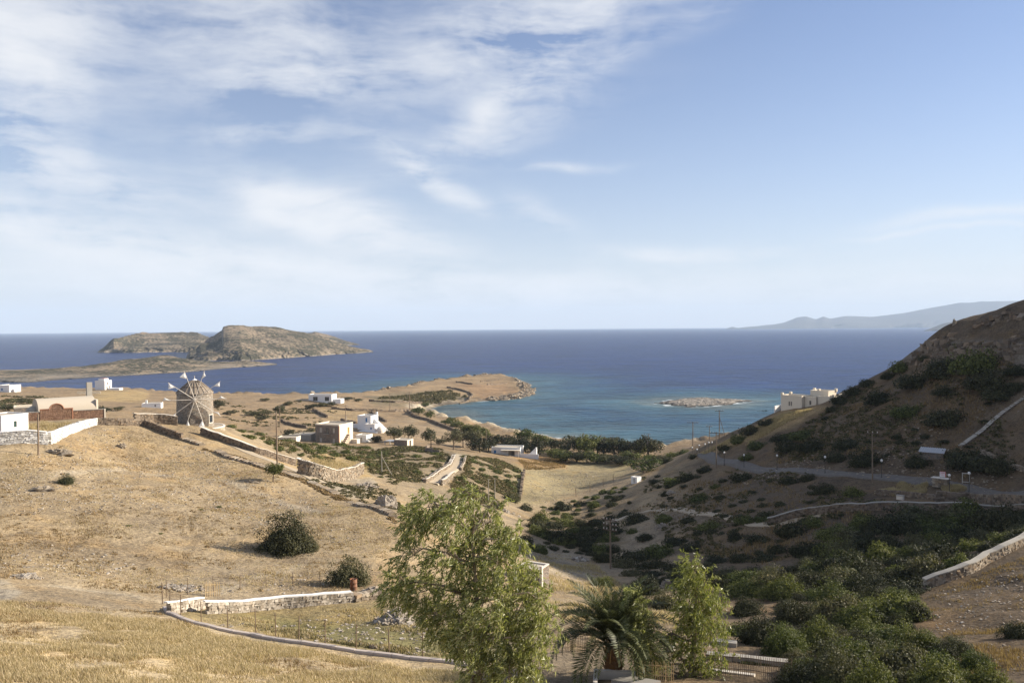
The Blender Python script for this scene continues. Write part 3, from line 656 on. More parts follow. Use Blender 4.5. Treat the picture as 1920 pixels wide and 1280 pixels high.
ribbon('path', [(808, 905), (838, 885), (858, 868), (862, 852)], 3.0, 'path_dust', 0.05, 40)

# air: thin sea haze round everything
def build_haze():
    b = MB(); b.box(-24000, 24000, -24000, 24000, -6, 640); m = bpy.data.materials.new('haze'); m.use_nodes = True; g = NT(m.node_tree); g.n.clear()
    o = g.node('ShaderNodeOutputMaterial'); v = g.node('ShaderNodeVolumePrincipled'); v.inputs['Density'].default_value = 5.5e-5
    v.inputs['Color'].default_value = (0.66, 0.81, 1.0, 1); v.inputs['Anisotropy'].default_value = 0.0; g.l.new(v.outputs[0], o.inputs['Volume'])
    tag(b.build('haze', m), kind='stuff')
build_haze()
# ------------------------------------------------------------------ walls
def path_pts(px, step, rmin=20.0):
    P = hit(*zip(*px), rmin); s = np.r_[0, np.cumsum(np.linalg.norm(np.diff(P[:, :2], axis=0), axis=1))]
    n = max(2, int(s[-1] / step) + 1); t = np.linspace(0, s[-1], n)
    x, y = np.interp(t, s, P[:, 0]), np.interp(t, s, P[:, 1])
    return np.stack([x, y, gz(x, y)], 1), s[-1]
BOX = np.array([(-1, -1, -1), (1, -1, -1), (1, 1, -1), (-1, 1, -1), (-1, -1, 1), (1, -1, 1), (1, 1, 1), (-1, 1, 1)], float)
BF = np.array([(3, 2, 1, 0), (4, 5, 6, 7), (0, 1, 5, 4), (1, 2, 6, 5), (2, 3, 7, 6), (3, 0, 4, 7)])
def stones_mesh(name, C, S, A, jit=0.16, tilt=0.12):
    """C centres, S half sizes, A headings; one loose block each"""
    n = len(C); v = BOX[None] * S[:, None, :] * (1 + rng.uniform(-jit, jit, (n, 8, 3)))
    v[:, 4:, :2] *= rng.uniform(0.72, 1.0, (n, 1, 1)); tl = rng.normal(0, tilt, n)
    y0, z0 = v[..., 1].copy(), v[..., 2].copy(); v[..., 2] = z0 * np.cos(tl)[:, None] + v[..., 0] * np.sin(tl)[:, None]
    x0 = v[..., 0].copy(); c, s = np.cos(A)[:, None], np.sin(A)[:, None]
    v[..., 0] = x0 * c - y0 * s; v[..., 1] = x0 * s + y0 * c
    v = v + C[:, None, :]
    f = (BF[None] + (np.arange(n) * 8)[:, None, None]).reshape(-1, 4)
    return np_mesh(name, v.reshape(-1, 3), f)
def stone_wall(px, h, label, m='drystone', cap=None, th=0.5, st=0.36, course=0.24, name='stone_wall', group=None, ragged=0.12, h2=None, sink=0.15, rmin=20.0, capw=1.1):
    P, L = path_pts(px, 0.6, rmin); n = max(3, int(L / (st * 1.0)))
    root = empty(name, tuple(P[len(P) // 2])); o = np.array(root.location)
    tt = np.r_[0, np.cumsum(np.linalg.norm(np.diff(P[:, :2], axis=0), axis=1))]
    hh = lambda t: h + ((h2 if h2 is not None else h) - h) * t / L
    C, S, A = [], [], []; rows = max(1, int(round(max(h, h2 or h) / course)))
    for r_ in range(rows):
        t = rng.uniform(0, st)
        while t < L:
            ln = st * rng.uniform(0.6, 1.5); tm = min(t + ln / 2, L); t += ln
            hl = hh(tm) * (1 + ragged * float(vnoise(np.array(tm / 2.3), np.array(3.1), 5)) * 2); zc = (r_ + 0.5) * course
            if zc - course * 0.4 > hl: continue
            x, y = np.interp(tm, tt, P[:, 0]), np.interp(tm, tt, P[:, 1]); z = np.interp(tm, tt, P[:, 2]) - sink
            e = 0.3; a = math.atan2(np.interp(min(tm + e, L), tt, P[:, 1]) - np.interp(max(tm - e, 0), tt, P[:, 1]), np.interp(min(tm + e, L), tt, P[:, 0]) - np.interp(max(tm - e, 0), tt, P[:, 0]))
            C.append((x - o[0], y - o[1], z + zc - o[2])); S.append((ln * 0.52, th * 0.5 * rng.uniform(0.85, 1.12), course * 0.55 * rng.uniform(0.85, 1.2))); A.append(a)
    me = stones_mesh(name + '_stones', np.array(C), np.array(S), np.array(A)); link('stones', me, MT[m], root)['kind'] = 'stuff'
    if cap:
        Q, _ = path_pts(px, 1.0, rmin); d = np.gradient(Q[:, :2], axis=0); d /= np.linalg.norm(d, axis=1)[:, None] + 1e-9; nn = np.stack([-d[:, 1], d[:, 0]], 1)
        s2 = np.r_[0, np.cumsum(np.linalg.norm(np.diff(Q[:, :2], axis=0), axis=1))]; zz = Q[:, 2] - sink + np.array([hh(min(t, L)) for t in s2])
        w = th * 0.5 * capw; V = []
        for k in range(len(Q)):
            j = rng.uniform(-.05, .05, 4); j[2] += .08 * float(vnoise(np.array(k * .37), np.array(1.7), 9))
            for (sg, dz) in ((-1, 0.0), (-1, 0.10), (1, 0.10), (1, 0.0)): V.append((Q[k, 0] + nn[k, 0] * w * sg + j[0] - o[0], Q[k, 1] + nn[k, 1] * w * sg + j[1] - o[1], zz[k] + dz + j[2] - o[2]))
        f = []
        for k in range(len(Q) - 1):
            for i in range(4): f.append((k * 4 + i, k * 4 + (i + 1) % 4, k * 4 + 4 + (i + 1) % 4, k * 4 + 4 + i))
        f += [(3, 2, 1, 0), tuple(len(V) - 4 + i for i in range(4))]
        me2 = bpy.data.meshes.new('capping'); me2.from_pydata(V, [], f); me2.validate(); me2.update(); link('capping', me2, MT[cap], root)
    return tag(root, label, 'wall', group)

stone_wall([(-70, 833), (0, 834), (88, 833)], 1.75, 'shaded lime-splashed stone wall with white top below the small white hut', 'drystone_lime', 'whitewash', 0.5)
stone_wall([(92, 833), (112, 822), (130, 813), (155, 803), (180, 796)], 1.65, 'bright whitewashed stone wall climbing to the ridge beside the chapel yard', 'drystone_lime', 'whitewash', 0.5, h2=1.1)
stone_wall([(181, 796), (230, 797), (270, 798), (292, 806), (315, 815), (340, 824)], 1.05, 'grey dry stone wall along the ridge left of the windmill', 'drystone_dark', None, 0.55, h2=1.3)
stone_wall([(250, 793), (290, 793), (331, 797)], 1.7, 'straight dark stone wall joining the left side of the windmill', 'drystone_dark', 'pale_cap', 0.5)
stone_wall([(376, 813), (420, 829), (480, 851), (530, 866), (552, 872)], 1.25, 'stone path wall with coping coloured as a sunlit top descending right from the windmill', 'drystone_dark', 'pale_cap', 0.5)  # dark stones and pale coping put shaded face and sunlit top into colour
stone_wall([(345, 824), (400, 842), (425, 857), (480, 872), (560, 897), (620, 922), (700, 952), (748, 978)], 0.5, 'tumbled rubble wall along the lower edge of the dry field', 'drystone', None, 1.1, ragged=1.3)
stone_wall([(557, 886), (580, 893), (605, 901), (640, 902), (665, 897), (680, 888)], 2.3, 'curved retaining wall of pale stone holding the round terrace', 'drystone', 'pale_cap', 0.6)
stone_wall([(312, 1150), (345, 1146), (379, 1140)], 0.85, 'short white-topped stone wall at the corner of the fenced plot', 'drystone_pale', 'whitewash', 0.4, 0.26, 0.18, capw=.8)
stone_wall([(384, 1150), (430, 1148), (480, 1144), (530, 1139), (578, 1135), (620, 1131), (659, 1128)], 0.95, 'long white-topped stone wall between dry field and green plot', 'drystone_pale', 'whitewash', 0.4, 0.26, 0.18, capw=.8)
stone_wall([(660, 1128), (690, 1122), (735, 1118)], 0.8, 'broken end of stone wall beside the rusty drum', 'drystone', None, 0.8, ragged=0.9)
stone_wall([(1438, 985), (1500, 968), (1560, 961), (1620, 958), (1700, 956), (1800, 957), (1960, 958)], 1.25, 'long shaded stone wall with pale top above the dark thicket', 'drystone_dark', 'concrete', 0.5)
stone_wall([(1752, 940), (1820, 944), (1960, 950)], 1.7, 'grey retaining wall of large stones just below the road', 'drystone_dark', None, 0.6, 0.5, 0.34)
stone_wall([(1640, 927), (1690, 930), (1750, 937)], 1.0, 'low rough wall under golden grass beside the road', 'drystone_dark', None, 0.6)
stone_wall([(1731, 1104), (1765, 1094), (1790, 1085), (1820, 1074), (1850, 1055), (1885, 1038), (1960, 1005)], 1.0, 'stone wall climbing the right bank from a squared end', 'drystone', 'concrete', 0.5, 0.3, 0.2)
stone_wall([(1800, 838), (1825, 822), (1850, 802), (1885, 772), (1960, 716)], 0.45, 'pale grey concrete channel running diagonally up the shaded hill', 'drystone_dark', 'concrete', 0.8)
stone_wall([(1838, 848), (1870, 862), (1900, 874), (1960, 892)], 0.7, 'ragged pale stone wall on the bank above the gate', 'drystone', None, 0.6, ragged=0.5)
stone_wall([(796, 905), (815, 893), (832, 882), (845, 872), (851, 858)], 1.0, 'pale capped wall along the left side of the village lane', 'drystone', 'pale_cap', 0.7, 0.4, 0.28, capw=1.4)
stone_wall([(828, 910), (840, 902), (851, 893)], 1.4, 'short square retaining wall on the right of the lane', 'drystone', 'pale_cap', 0.5, 0.4, 0.28)
stone_wall([(864, 882), (870, 872), (873, 860)], 1.0, 'low stone wall edging the top of the lane', 'drystone', 'pale_cap', 0.5, 0.4, 0.28)
stone_wall([(974, 938), (978, 915), (983, 885)], 1.1, 'dark stone wall on the left edge of the valley field', 'drystone_dark', None, 0.7, 0.5, 0.3, ragged=0.5)
FW = [([(587, 768), (600, 776), (613, 783)], 'short field wall left of the two white-house fields'), ([(619, 766), (660, 770), (706, 770)], 'straight field wall behind the white cubic house'),
      ([(697, 771), (703, 781), (723, 791)], 'bent field wall climbing right of the white cubic house'), ([(764, 771), (775, 781), (802, 788), (842, 804), (862, 811)], 'long dark field wall following the bay'),
      ([(842, 806), (862, 810), (884, 814)], 'wall with pale end beside the beach tamarisks'), ([(837, 727), (862, 731), (880, 737), (886, 742), (878, 753), (862, 759)], 'curved wall crossing the neck of the peninsula'),
      ([(640, 789), (668, 796)], 'dark field wall behind the stone house'), ([(855, 717), (885, 721)], 'left terrace wall on top of the peninsula'), ([(900, 716), (935, 713)], 'right terrace wall on top of the peninsula'),
      ([(690, 752), (740, 755), (790, 757)], 'low wall under the dark scrub of the isthmus'), ([(525, 790), (545, 797), (575, 803)], 'tumbled wall across the brown field left of the stone house'), ([(705, 772), (740, 772), (765, 770)], 'straight wall beyond the pale stubble field'),
      ([(913, 722), (950, 719)], 'short wall near the outer end of the peninsula')]
for px, lb in FW: stone_wall(px, 1.3, lb, 'drystone_dark', None, 0.9, 0.9, 0.45, name='field_wall', group='dry stone walls of the seaside fields', ragged=0.4)

def kerb(px, label, w=0.30, h=0.13):
    P, L = path_pts(px, 1.1); root = empty('white_kerb', tuple(P[len(P) // 2])); o = np.array(root.location)
    d = np.gradient(P[:, :2], axis=0); d /= np.linalg.norm(d, axis=1)[:, None]; n = np.stack([-d[:, 1], d[:, 0]], 1)
    for k in range(len(P) - 1):
        b = MB(); a0, a1 = P[k] - o, P[k + 1] - o; g = 0.015
        a0 = a0 + np.r_[d[k] * g, 0]; a1 = a1 - np.r_[d[k + 1] * g, 0]; vs = []
        for (q, nn) in ((a0, n[k]), (a1, n[k + 1])):
            j = random.uniform(-.02, .02)
            for (s_, z) in ((-1, -0.25), (-1, h), (-0.7, h + 0.06), (0.7, h + 0.06), (1, h), (1, -0.25)): vs.append((q[0] + nn[0] * w / 2 * s_, q[1] + nn[1] * w / 2 * s_, q[2] + z + j))
        b.v = vs; b.f = [(i, (i + 1) % 6, 6 + (i + 1) % 6, 6 + i) for i in range(6)] + [(5, 4, 3, 2, 1, 0), (6, 7, 8, 9, 10, 11)]
        b.build('kerb_block', MT['pink_kerb'], root)
    return tag(root, label, 'kerb')
kerb([(309, 1140), (318, 1152), (345, 1163), (400, 1178), (480, 1193), (545, 1205), (640, 1218), (700, 1227), (800, 1239), (858, 1245), (900, 1250)], 'low pinkish white kerb curving round the fenced plot')

# ------------------------------------------------------------------ fences
def post_fence(px, n, h, label, matname='fence_iron', r=0.035, wires=3, name='wire_fence', lean=0.03):
    P, L = path_pts(px, L_ / (n - 1) if (L_ := path_pts(px, 1)[1]) else 1); root = empty(name, tuple(P[0])); o = np.array(root.location); tops = []
    for p in P:
        q = p - o; lx, ly = random.uniform(-lean, lean) * h, random.uniform(-lean, lean) * h
        MB().tube((q[0], q[1], q[2] - 0.2), (q[0] + lx, q[1] + ly, q[2] + h * random.uniform(.93, 1.05)), r, r * 0.9, 6).build('post', MT[matname], root); tops.append((q, lx, ly))
    for w in range(wires):
        b = MB(); k = (w + 1) / (wires + 0.3)
        for (q, lx, ly), (q2, lx2, ly2) in zip(tops[:-1], tops[1:]): b.tube((q[0] + lx * k, q[1] + ly * k, q[2] + h * k), (q2[0] + lx2 * k, q2[1] + ly2 * k, q2[2] + h * k), 0.006, n=3, caps=False)
        b.build('wire', MT['wire'], root)
    return tag(root, label, 'fence')
post_fence([(305, 1132), (320, 1147), (348, 1158), (400, 1172), (480, 1187), (545, 1200), (640, 1213), (700, 1222), (800, 1235), (860, 1242)], 13, 1.5, 'thin iron post and wire fence standing along the white kerb')
post_fence([(312, 1120), (360, 1112), (430, 1105), (520, 1100), (600, 1096)], 7, 1.2, 'sparse wire fence behind the white-topped wall', r=0.03)
post_fence([(1080, 930), (1098, 925), (1140, 908), (1150, 903)], 4, 2.4, 'four tall fence posts along the edge of the valley field', r=0.07, wires=2)
def picket_fence(px, n, h, label, m='picket_wood', w=0.035):
    P, L = path_pts(px, path_pts(px, 1)[1] / (n - 1)); root = empty('picket_fence', tuple(P[0])); o = np.array(root.location)
    for p in P:
        q = p - o; lx, ly = random.uniform(-.04, .04), random.uniform(-.04, .04)
        MB().tube((q[0], q[1], q[2] - 0.2), (q[0] + lx, q[1] + ly, q[2] + h * random.uniform(.9, 1.06)), w, w * 0.7, 5).build('picket', MT[m], root)
    for k in (0.3, 0.8):
        b = MB()
        for a, c in zip(P[:-1:3], P[3::3]): b.tube(a - o + (0, 0, h * k), c - o + (0, 0, h * k), 0.02, n=4)
        b.build('rail', MT[m], root)
    return tag(root, label, 'fence')
picket_fence([(1195, 1278), (1220, 1276), (1262, 1279)], 20, .95, 'sunlit yellowish picket fence between the palm and the slim tree', 'picket_wood', .018)
picket_fence([(1322, 1262), (1400, 1268), (1490, 1279)], 48, 1.2, 'brownish picket fence below the slim eucalyptus', 'fence_iron', 0.016)
picket_fence([(1060, 1222), (1085, 1221), (1112, 1222)], 18, 1.0, 'small dark picket fence behind the left palm fronds', 'fence_iron', 0.016)
picket_fence([(385, 1118), (398, 1117), (412, 1116)], 9, 1.1, 'small wooden hurdle standing on the white-topped wall', 'picket_wood', 0.03)
def slab_edge(px, label, h=0.3, w=0.5, m='concrete', name='terrace_edge'):
    P, L = path_pts(px, 1.2); root = empty(name, tuple(P[0])); o = np.array(root.location)
    for a, c in zip(P[:-1], P[1:]):
        d = Vector((c - a)[:2]).normalized() if True else None; n = np.array((-d[1], d[0], 0)) * w / 2; e = np.array((d[0], d[1], 0)) * 0.01
        a_, c_ = a - o + e, c - o - e; b = MB(); b.v = [tuple(q + k * n + np.array((0, 0, z))) for q in (a_, c_) for (k, z) in ((-1, -.3), (-1, h), (1, h), (1, -.3))]
        b.f = [(i, (i + 1) % 4, 4 + (i + 1) % 4, 4 + i) for i in range(4)] + [(3, 2, 1, 0), (4, 5, 6, 7)]; b.build('edge_block', MT[m], root)
    return tag(root, label, 'terrace edge')
slab_edge([(1335, 1207), (1382, 1212)], 'short pale terrace edge right of the slim tree')
slab_edge([(1245, 1220), (1265, 1221)], 'short pale terrace edge left of the slim tree')
slab_edge([(1325, 1232), (1400, 1240), (1478, 1248)], 'long pale terrace edge under the green hedge strip')
slab_edge([(1330, 1257), (1375, 1263), (1415, 1268)], 'thin white stone edge in front of the picket fence', 0.12, 0.25, 'pale_cap')
slab_edge([(1160, 1279), (1195, 1284), (1225, 1290)], 'pale concrete coping right of the palm trunk', 0.25, 0.9)

# ------------------------------------------------------------------ buildings
def wall_face(b, w, h, T, ops, reveal=0.18):
    """one wall face with real openings; T maps (s, z, inward depth) to local space"""
    xs = sorted({-w / 2, w / 2, *[o[0] for o in ops], *[o[0] + o[2] for o in ops]}); zs = sorted({0.0, h, *[o[1] for o in ops], *[o[1] + o[3] for o in ops]})
    for x0, x1 in zip(xs[:-1], xs[1:]):
        for z0, z1 in zip(zs[:-1], zs[1:]):
            cx, cz = (x0 + x1) / 2, (z0 + z1) / 2
            if any(o[0] < cx < o[0] + o[2] and o[1] < cz < o[1] + o[3] for o in ops): continue
            b.quad(T(x0, z0, 0), T(x1, z0, 0), T(x1, z1, 0), T(x0, z1, 0))
    for (x, z, ow, oh, *_) in ops:
        c = [(x, z), (x + ow, z), (x + ow, z + oh), (x, z + oh)]
        for (p, q) in zip(c, c[1:] + c[:1]): b.quad(T(*p, 0), T(*p, reveal), T(*q, reveal), T(*q, 0))
def face_T(side, w, d, ox=0, oy=0, oz=0):
    return {'f': lambda s, z, i: (ox + s, oy - d / 2 + i, oz + z), 'r': lambda s, z, i: (ox + w / 2 - i, oy + s, oz + z),
            'b': lambda s, z, i: (ox - s, oy + d / 2 - i, oz + z), 'l': lambda s, z, i: (ox - w / 2 + i, oy - s, oz + z)}[side]
def block(root, w, d, h, ops, wm, parapet=0.35, ox=0, oy=0, oz=0, trim=None, roofm='roof_render', side_mats=None, sink=1.5):
    """rectangular block with openings (side, s, z, width, height, kind), flat roof and parapet"""
    for side in 'frbl':
        b = MB(); ww = w if side in 'fb' else d; T = face_T(side, w, d, ox, oy, oz); o2 = [o[1:] for o in ops if o[0] == side]
        wall_face(b, ww, h, T, o2); b.quad(T(-ww / 2, -sink, 0), T(ww / 2, -sink, 0), T(ww / 2, 0, 0), T(-ww / 2, 0, 0))
        b.build('wall', MT[(side_mats or {}).get(side, wm)], root)
        for (x, z, ow, oh, kind) in o2:
            i = 0.14; pm = {'w': 'glass_dark', 'blue': 'blue_paint', 'door': 'brown_door', 'ochre': 'ochre_door', 'shut': 'shutter_grey', 'dark': 'dark_timber', 'green': 'green_paint'}[kind]
            nm = 'door' if kind in ('door', 'ochre') else 'window'
            p = MB().quad(T(x, z, i), T(x + ow, z, i), T(x + ow, z + oh, i), T(x, z + oh, i)).build(nm, MT[pm], root)
            fr = MB(); t = 0.07
            for (a0, a1, c0, c1) in ((x, x + t, z, z + oh), (x + ow - t, x + ow, z, z + oh), (x + t, x + ow - t, z + oh - t, z + oh), (x + ow / 2 - .03, x + ow / 2 + .03, z, z + oh - t)):
                fr.quad(T(a0, c0, i - .04), T(a1, c0, i - .04), T(a1, c1, i - .04), T(a0, c1, i - .04))
            fr.build('frame', MT['blue_paint' if kind == 'blue' else ('shutter_grey' if kind in ('shut', 'w') else 'dark_timber')], p)
    MB().box(ox - w / 2 + .2, ox + w / 2 - .2, oy - d / 2 + .2, oy + d / 2 - .2, oz + h - .2, oz + h - 0.02).build('roof', MT[roofm], root)
    if parapet:
        b = MB(); t = 0.22; e = 0.03; H = oz + h + parapet
        b.box(ox - w / 2 - e, ox + w / 2 + e, oy - d / 2 - e, oy - d / 2 + t, oz + h, H); b.box(ox - w / 2 - e, ox + w / 2 + e, oy + d / 2 - t, oy + d / 2 + e, oz + h, H)
        b.box(ox - w / 2 - e, ox - w / 2 + t, oy - d / 2 + t, oy + d / 2 - t, oz + h, H); b.box(ox + w / 2 - t, ox + w / 2 + e, oy - d / 2 + t, oy + d / 2 - t, oz + h, H)
        b.build('parapet', MT[trim or wm], root)
def house(name, u, v, th, label, cat='house', group=None, rmin=20.0, dz=0.0, D=None):
    p = G(u, v, rmin) if D is None else at(u, v, D)
    e = empty(name, (p[0], p[1], p[2] + dz), yaw(u, th)); return tag(e, label, cat, group)

# small white hut at the left edge
h_ = house('white_hut', 10, 812, 58, 'small whitewashed flat-roofed hut at the left picture edge', 'hut', D=116)
block(h_, 4.6, 3.9, 2.75, [('r', -0.2, 1.0, 0.45, 0.9, 'green')], 'whitewash', 0.12, roofm='roof_render')
# vaulted chapel behind the brown wall
ch = house('vaulted_chapel', 121, 789, -13, 'barrel-vaulted chapel with tall pillar behind the brown stone wall', 'chapel', D=154)
def vault(root, x0, x1, r, zb, name, m, yc=0, seg=14, ends=None):
    b = MB(); prof = [(r * math.cos(math.pi * k / seg), zb + r * 0.92 * math.sin(math.pi * k / seg)) for k in range(seg + 1)]; k0 = len(b.v)
    for x in (x0, x1): b.v += [(x, yc + y, z) for (y, z) in prof]
    n = seg + 1
    for i in range(seg): b.f.append((i, i + 1, n + i + 1, n + i))
    o = b.build(name, MT[m], root, True)
    e = MB(); e.v = [(x0, yc + y, z) for (y, z) in prof]; e.f = [tuple(range(n))]; e.build('gable', MT[ends or m], root)
    e = MB(); e.v = [(x1, yc + y, z) for (y, z) in prof]; e.f = [tuple(reversed(range(n)))]; e.build('gable', MT[ends or m], root)
    return o
block(ch, 9.9, 5.4, 2.1, [], 'brown_stone', 0)
vault(ch, -4.95, 4.95, 2.75, 2.1, 'vaulted_roof', 'roof_render')
MB().box(-5.6, -4.96, -1.4, 1.4, 0, 2.0).lathe([(1.4, 2.0), (1.1, 2.7), (0.6, 3.1), (0.02, 3.25)], 16, -5.3, 0).build('apse', MT['concrete'], ch)
MB().box(4.96, 5.30, -2.75, 2.75, -0.5, 4.0).build('end_wall', MT['cream_plaster'], ch)
MB().box(4.35, 5.32, 1.2, 1.9, 3.4, 7.2, 0.02).build('pillar', MT['concrete'], ch)
an = house('flat_annex', 50, 786, 0, 'low flat-roofed stone annex left of the vaulted chapel', 'building', D=157)
block(an, 4.2, 4.0, 2.5, [], 'house_stone', 0.25, trim='cream_plaster')
yw = empty('chapel_yard_wall', tuple(at(113, 792, 146)), yaw(113, 0)); tag(yw, 'brown stone yard wall with arched gable and pink trim', 'wall')
yw.location.z = float(gz(yw.location.x, yw.location.y)[0]) - .2
wb = MB(); wb.box(-7.4, -3.2, -.25, .25, -1, 1.9, 0.03); wb.box(1.9, 7.2, -.25, .25, -1, 1.85, 0.03); wb.build('wall', MT['brown_stone'], yw)
arc = [(-3.2, -1), (1.9, -1), (1.9, 2.3), (0.55, 2.3)] + [(-.55 + 1.1 * math.cos(math.pi * k / 10), 2.3 + 0.95 * math.sin(math.pi * k / 10)) for k in range(1, 10)] + [(-1.65, 2.3), (-3.2, 2.3)]
MB().extrude_y(arc, -.32, .3).build('gable_wall', MT['brown_stone'], yw)
tr = MB()
for k in range(12):
    a0, a1 = math.pi * k / 12, math.pi * (k + 1) / 12
    tr.tube((-.55 + 1.15 * math.cos(a0), -.3, 2.32 + 1.0 * math.sin(a0)), (-.55 + 1.15 * math.cos(a1), -.3, 2.32 + 1.0 * math.sin(a1)), 0.1, n=5)
tr.box(-3.25, -1.7, -.36, .34, 2.3, 2.42).box(.6, 1.95, -.36, .34, 2.3, 2.42).box(1.9, 2.1, -.36, .34, -1, 2.42); tr.build('trim', MT['brick_trim'], yw)
MB().box(7.2, 7.45, -.3, .3, -1, 1.95).build('end_post', MT['cream_plaster'], yw)
MB().box(-7.4, -3.25, -.27, .27, 1.9, 2.0).box(2.1, 7.2, -.27, .27, 1.85, 1.94).build('coping', MT['concrete'], yw)

# windmill
def windmill():
    p = G(366, 800); D = 140.0; base = at(366, 799, D); z0 = float(gz(base[0], base[1])[0])
    root = empty('windmill', (base[0], base[1], base[2]), yaw(366, 0)); tag(root, 'round stone windmill with ten bare arms and furled white sails', 'windmill')
    R0, R1, Ht = 3.12, 2.95, 6.0
    b = MB(); n = 48; prof = [(R0 + .05, -2.0), (R0, 0.0)] + [(R0 + (R1 - R0) * k / 8, Ht * k / 8) for k in range(1, 9)] + [(R1 - .3, Ht)]
    b.lathe(prof, n, jit=0.025); b.build('tower', MT['mill_stone'], root, True)
    rf = MB(); rp = [(R1 + .22, Ht - .12), (R1 + .1, Ht + .03), (R1 * .68, Ht + 1.0), (R1 * .38, Ht + 1.75), (.30, Ht + 2.15)]
    rf.lathe(rp, 24, jit=0.05); ro = rf.build('thatched_roof', MT['thatch'], root)
    for k in range(24):
        a = 2 * math.pi * k / 24; rb = MB()
        for (r0, z0_), (r1, z1) in zip(rp[1:-1], rp[2:]): rb.tube((r0 * math.cos(a), r0 * math.sin(a), z0_ + .05), (r1 * math.cos(a), r1 * math.sin(a), z1 + .05), .045, n=4)
        rb.build('roof_lath', MT['thatch'], ro)
    hoop = MB()
    for k in range(24):
        a0, a1 = 2 * math.pi * k / 24, 2 * math.pi * (k + 1) / 24; r_ = R1 * .69
        hoop.tube((r_ * math.cos(a0), r_ * math.sin(a0), Ht + 1.02), (r_ * math.cos(a1), r_ * math.sin(a1), Ht + 1.02), .06, n=4)
    hoop.build('roof_hoop', MT['dark_timber'], ro)
    MB().lathe([(.55, Ht + 2.02), (.42, Ht + 2.2), (.02, Ht + 2.42)], 14).build('roof_cap', MT['whitewash'], root)
    MB().tube((0, 0, Ht + 2.4), (0, 0, Ht + 2.9), .04).build('finial', MT['arm_wood'], root)
    hy, hz = -R1 - 1.35, Ht - 0.95
    MB().tube((0, -R1 + .8, hz), (0, hy - .9, hz), .16, .12, 10).build('axle', MT['arm_wood'], root)
    MB().tube((0, hy - .12, hz), (0, hy + .12, hz), .30, .30, 12).build('hub', MT['arm_wood'], root)
    MB().box(-.3, .3, -R1 - .06, -R1 + .3, hz - .1, hz + .45).build('axle_opening', MT['dark_timber'], root)
    La = 5.15
    for k in range(10):
        a = R(72 + 36 * k); dx, dz = math.cos(a), math.sin(a); tip = (La * dx, hy, hz + La * dz)
        arm = MB().tube((0, hy, hz), tip, .075, .05, 6).build('sail_arm', MT['arm_wood'], root)
        MB().tube((0, hy - .85, hz), (dx * La * .82, hy - .02, hz + dz * La * .82), .012, n=4).build('stay', MT['wire'], arm)
        # furled sail: a small slack triangle near the tip
        px_, pz = -dz, dx; s = 1 if k % 3 else -1
        q0 = (dx * La * .97, hy - .03, hz + dz * La * .97); q1 = (dx * La * .72, hy - .03, hz + dz * La * .72)
        w_ = random.uniform(.55, .9); q2 = (dx * La * random.uniform(.80, .96) + px_ * w_ * s, hy - .12, hz + dz * La * .88 + pz * w_ * s - .12)
        mid = [((q0[i] + q1[i] + q2[i]) / 3 + (0, -.10, 0)[i]) for i in range(3)]
        MB().quad(q0, q1, mid).quad(q1, q2, mid).quad(q2, q0, mid).build('sail', MT['sail_cloth'], root)
    # stepped arched bay on the front
    def arch(w, h): return [(-w / 2, -1.2), (w / 2, -1.2), (w / 2, h - w / 2)] + [(w / 2 * math.cos(math.pi * k / 12), h - w / 2 + w / 2 * math.sin(math.pi * k / 12)) for k in range(1, 12)] + [(-w / 2, h - w / 2)]
    cx = 0.45
    MB().extrude_y([(x + cx, z) for x, z in arch(3.4, 3.75)], -R0 - .30, -R0 + 1.0).build('outer_arch', MT['mill_stone'], root)
    MB().extrude_y([(x + cx, z) for x, z in arch(2.5, 2.75)], -R0 - .75, -R0).build('inner_arch', MT['mill_stone'], root)
    a = R(-36); wx, wy = R0 * math.cos(a), R0 * math.sin(a); fr = MB(); t = Vector((-math.sin(a), math.cos(a), 0)); o = Vector((math.cos(a), math.sin(a), 0))
    P_ = lambda s, z, d: tuple(Vector((wx, wy, 0)) + t * s + o * d + Vector((0, 0, z)))
    fr.quad(P_(-.5, .75, .07), P_(.5, .75, .07), P_(.5, 2.1, .07), P_(-.5, 2.1, .07)).build('window', MT['glass_dark'], root)
    f2 = MB()
    for (s0, s1, z0_, z1) in ((-.6, -.48, .65, 2.2), (.48, .6, .65, 2.2), (-.48, .48, 2.08, 2.2), (-.48, .48, .65, .77)): f2.quad(P_(s0, z0_, .1), P_(s1, z0_, .1), P_(s1, z1, .1), P_(s0, z1, .1))
    f2.build('window_frame', MT['pale_cap'], root)
    tw = MB(); tw.lathe([(5.0, -3.2), (4.9, -.15), (4.6, -.05), (2.6, -.03)], 40, jit=.04); tw.build('terrace', MT['pale_stone'], root)
    MB().lathe([(4.98, -.16), (4.98, .02), (4.62, .02), (4.62, -.1)], 40).build('terrace_coping', MT['pale_cap'], root)
windmill()

# two-storey stone house with outside stair
h_ = house('stone_house', 627, 829, 34, 'two-storey grey stone house with sunlit end wall and outside stair')
ops = [('f', x, z, 0.95, hh, k) for x, z, hh, k in ((-3.1, 3.9, 1.7, 'shut'), (-.4, 3.7, 2.0, 'w'), (2.2, 3.9, 1.7, 'shut'), (-3.1, .3, 1.7, 'shut'), (2.2, .3, 1.7, 'shut'))]
ops += [('r', 0.9, 3.1, 1.2, 2.2, 'ochre'), ('r', -2.9, .5, .6, .9, 'dark'), ('r', 1.4, .2, .8, 1.5, 'dark'), ('r', 3.0, .9, .4, .8, 'dark')]
block(h_, 9.6, 8.6, 6.4, ops, 'house_stone', 0.45, trim='cream_plaster', side_mats={'r': 'cream_plaster', 'b': 'cream_plaster'})
for k in range(11): MB().box(4.81, 5.9, -2.9 + k * .34, -2.9 + (k + 1) * .34 - .01, -.5, .28 * (k + 1)).build('stair_step', MT['brown_door' if k % 2 else 'cream_plaster'], h_)
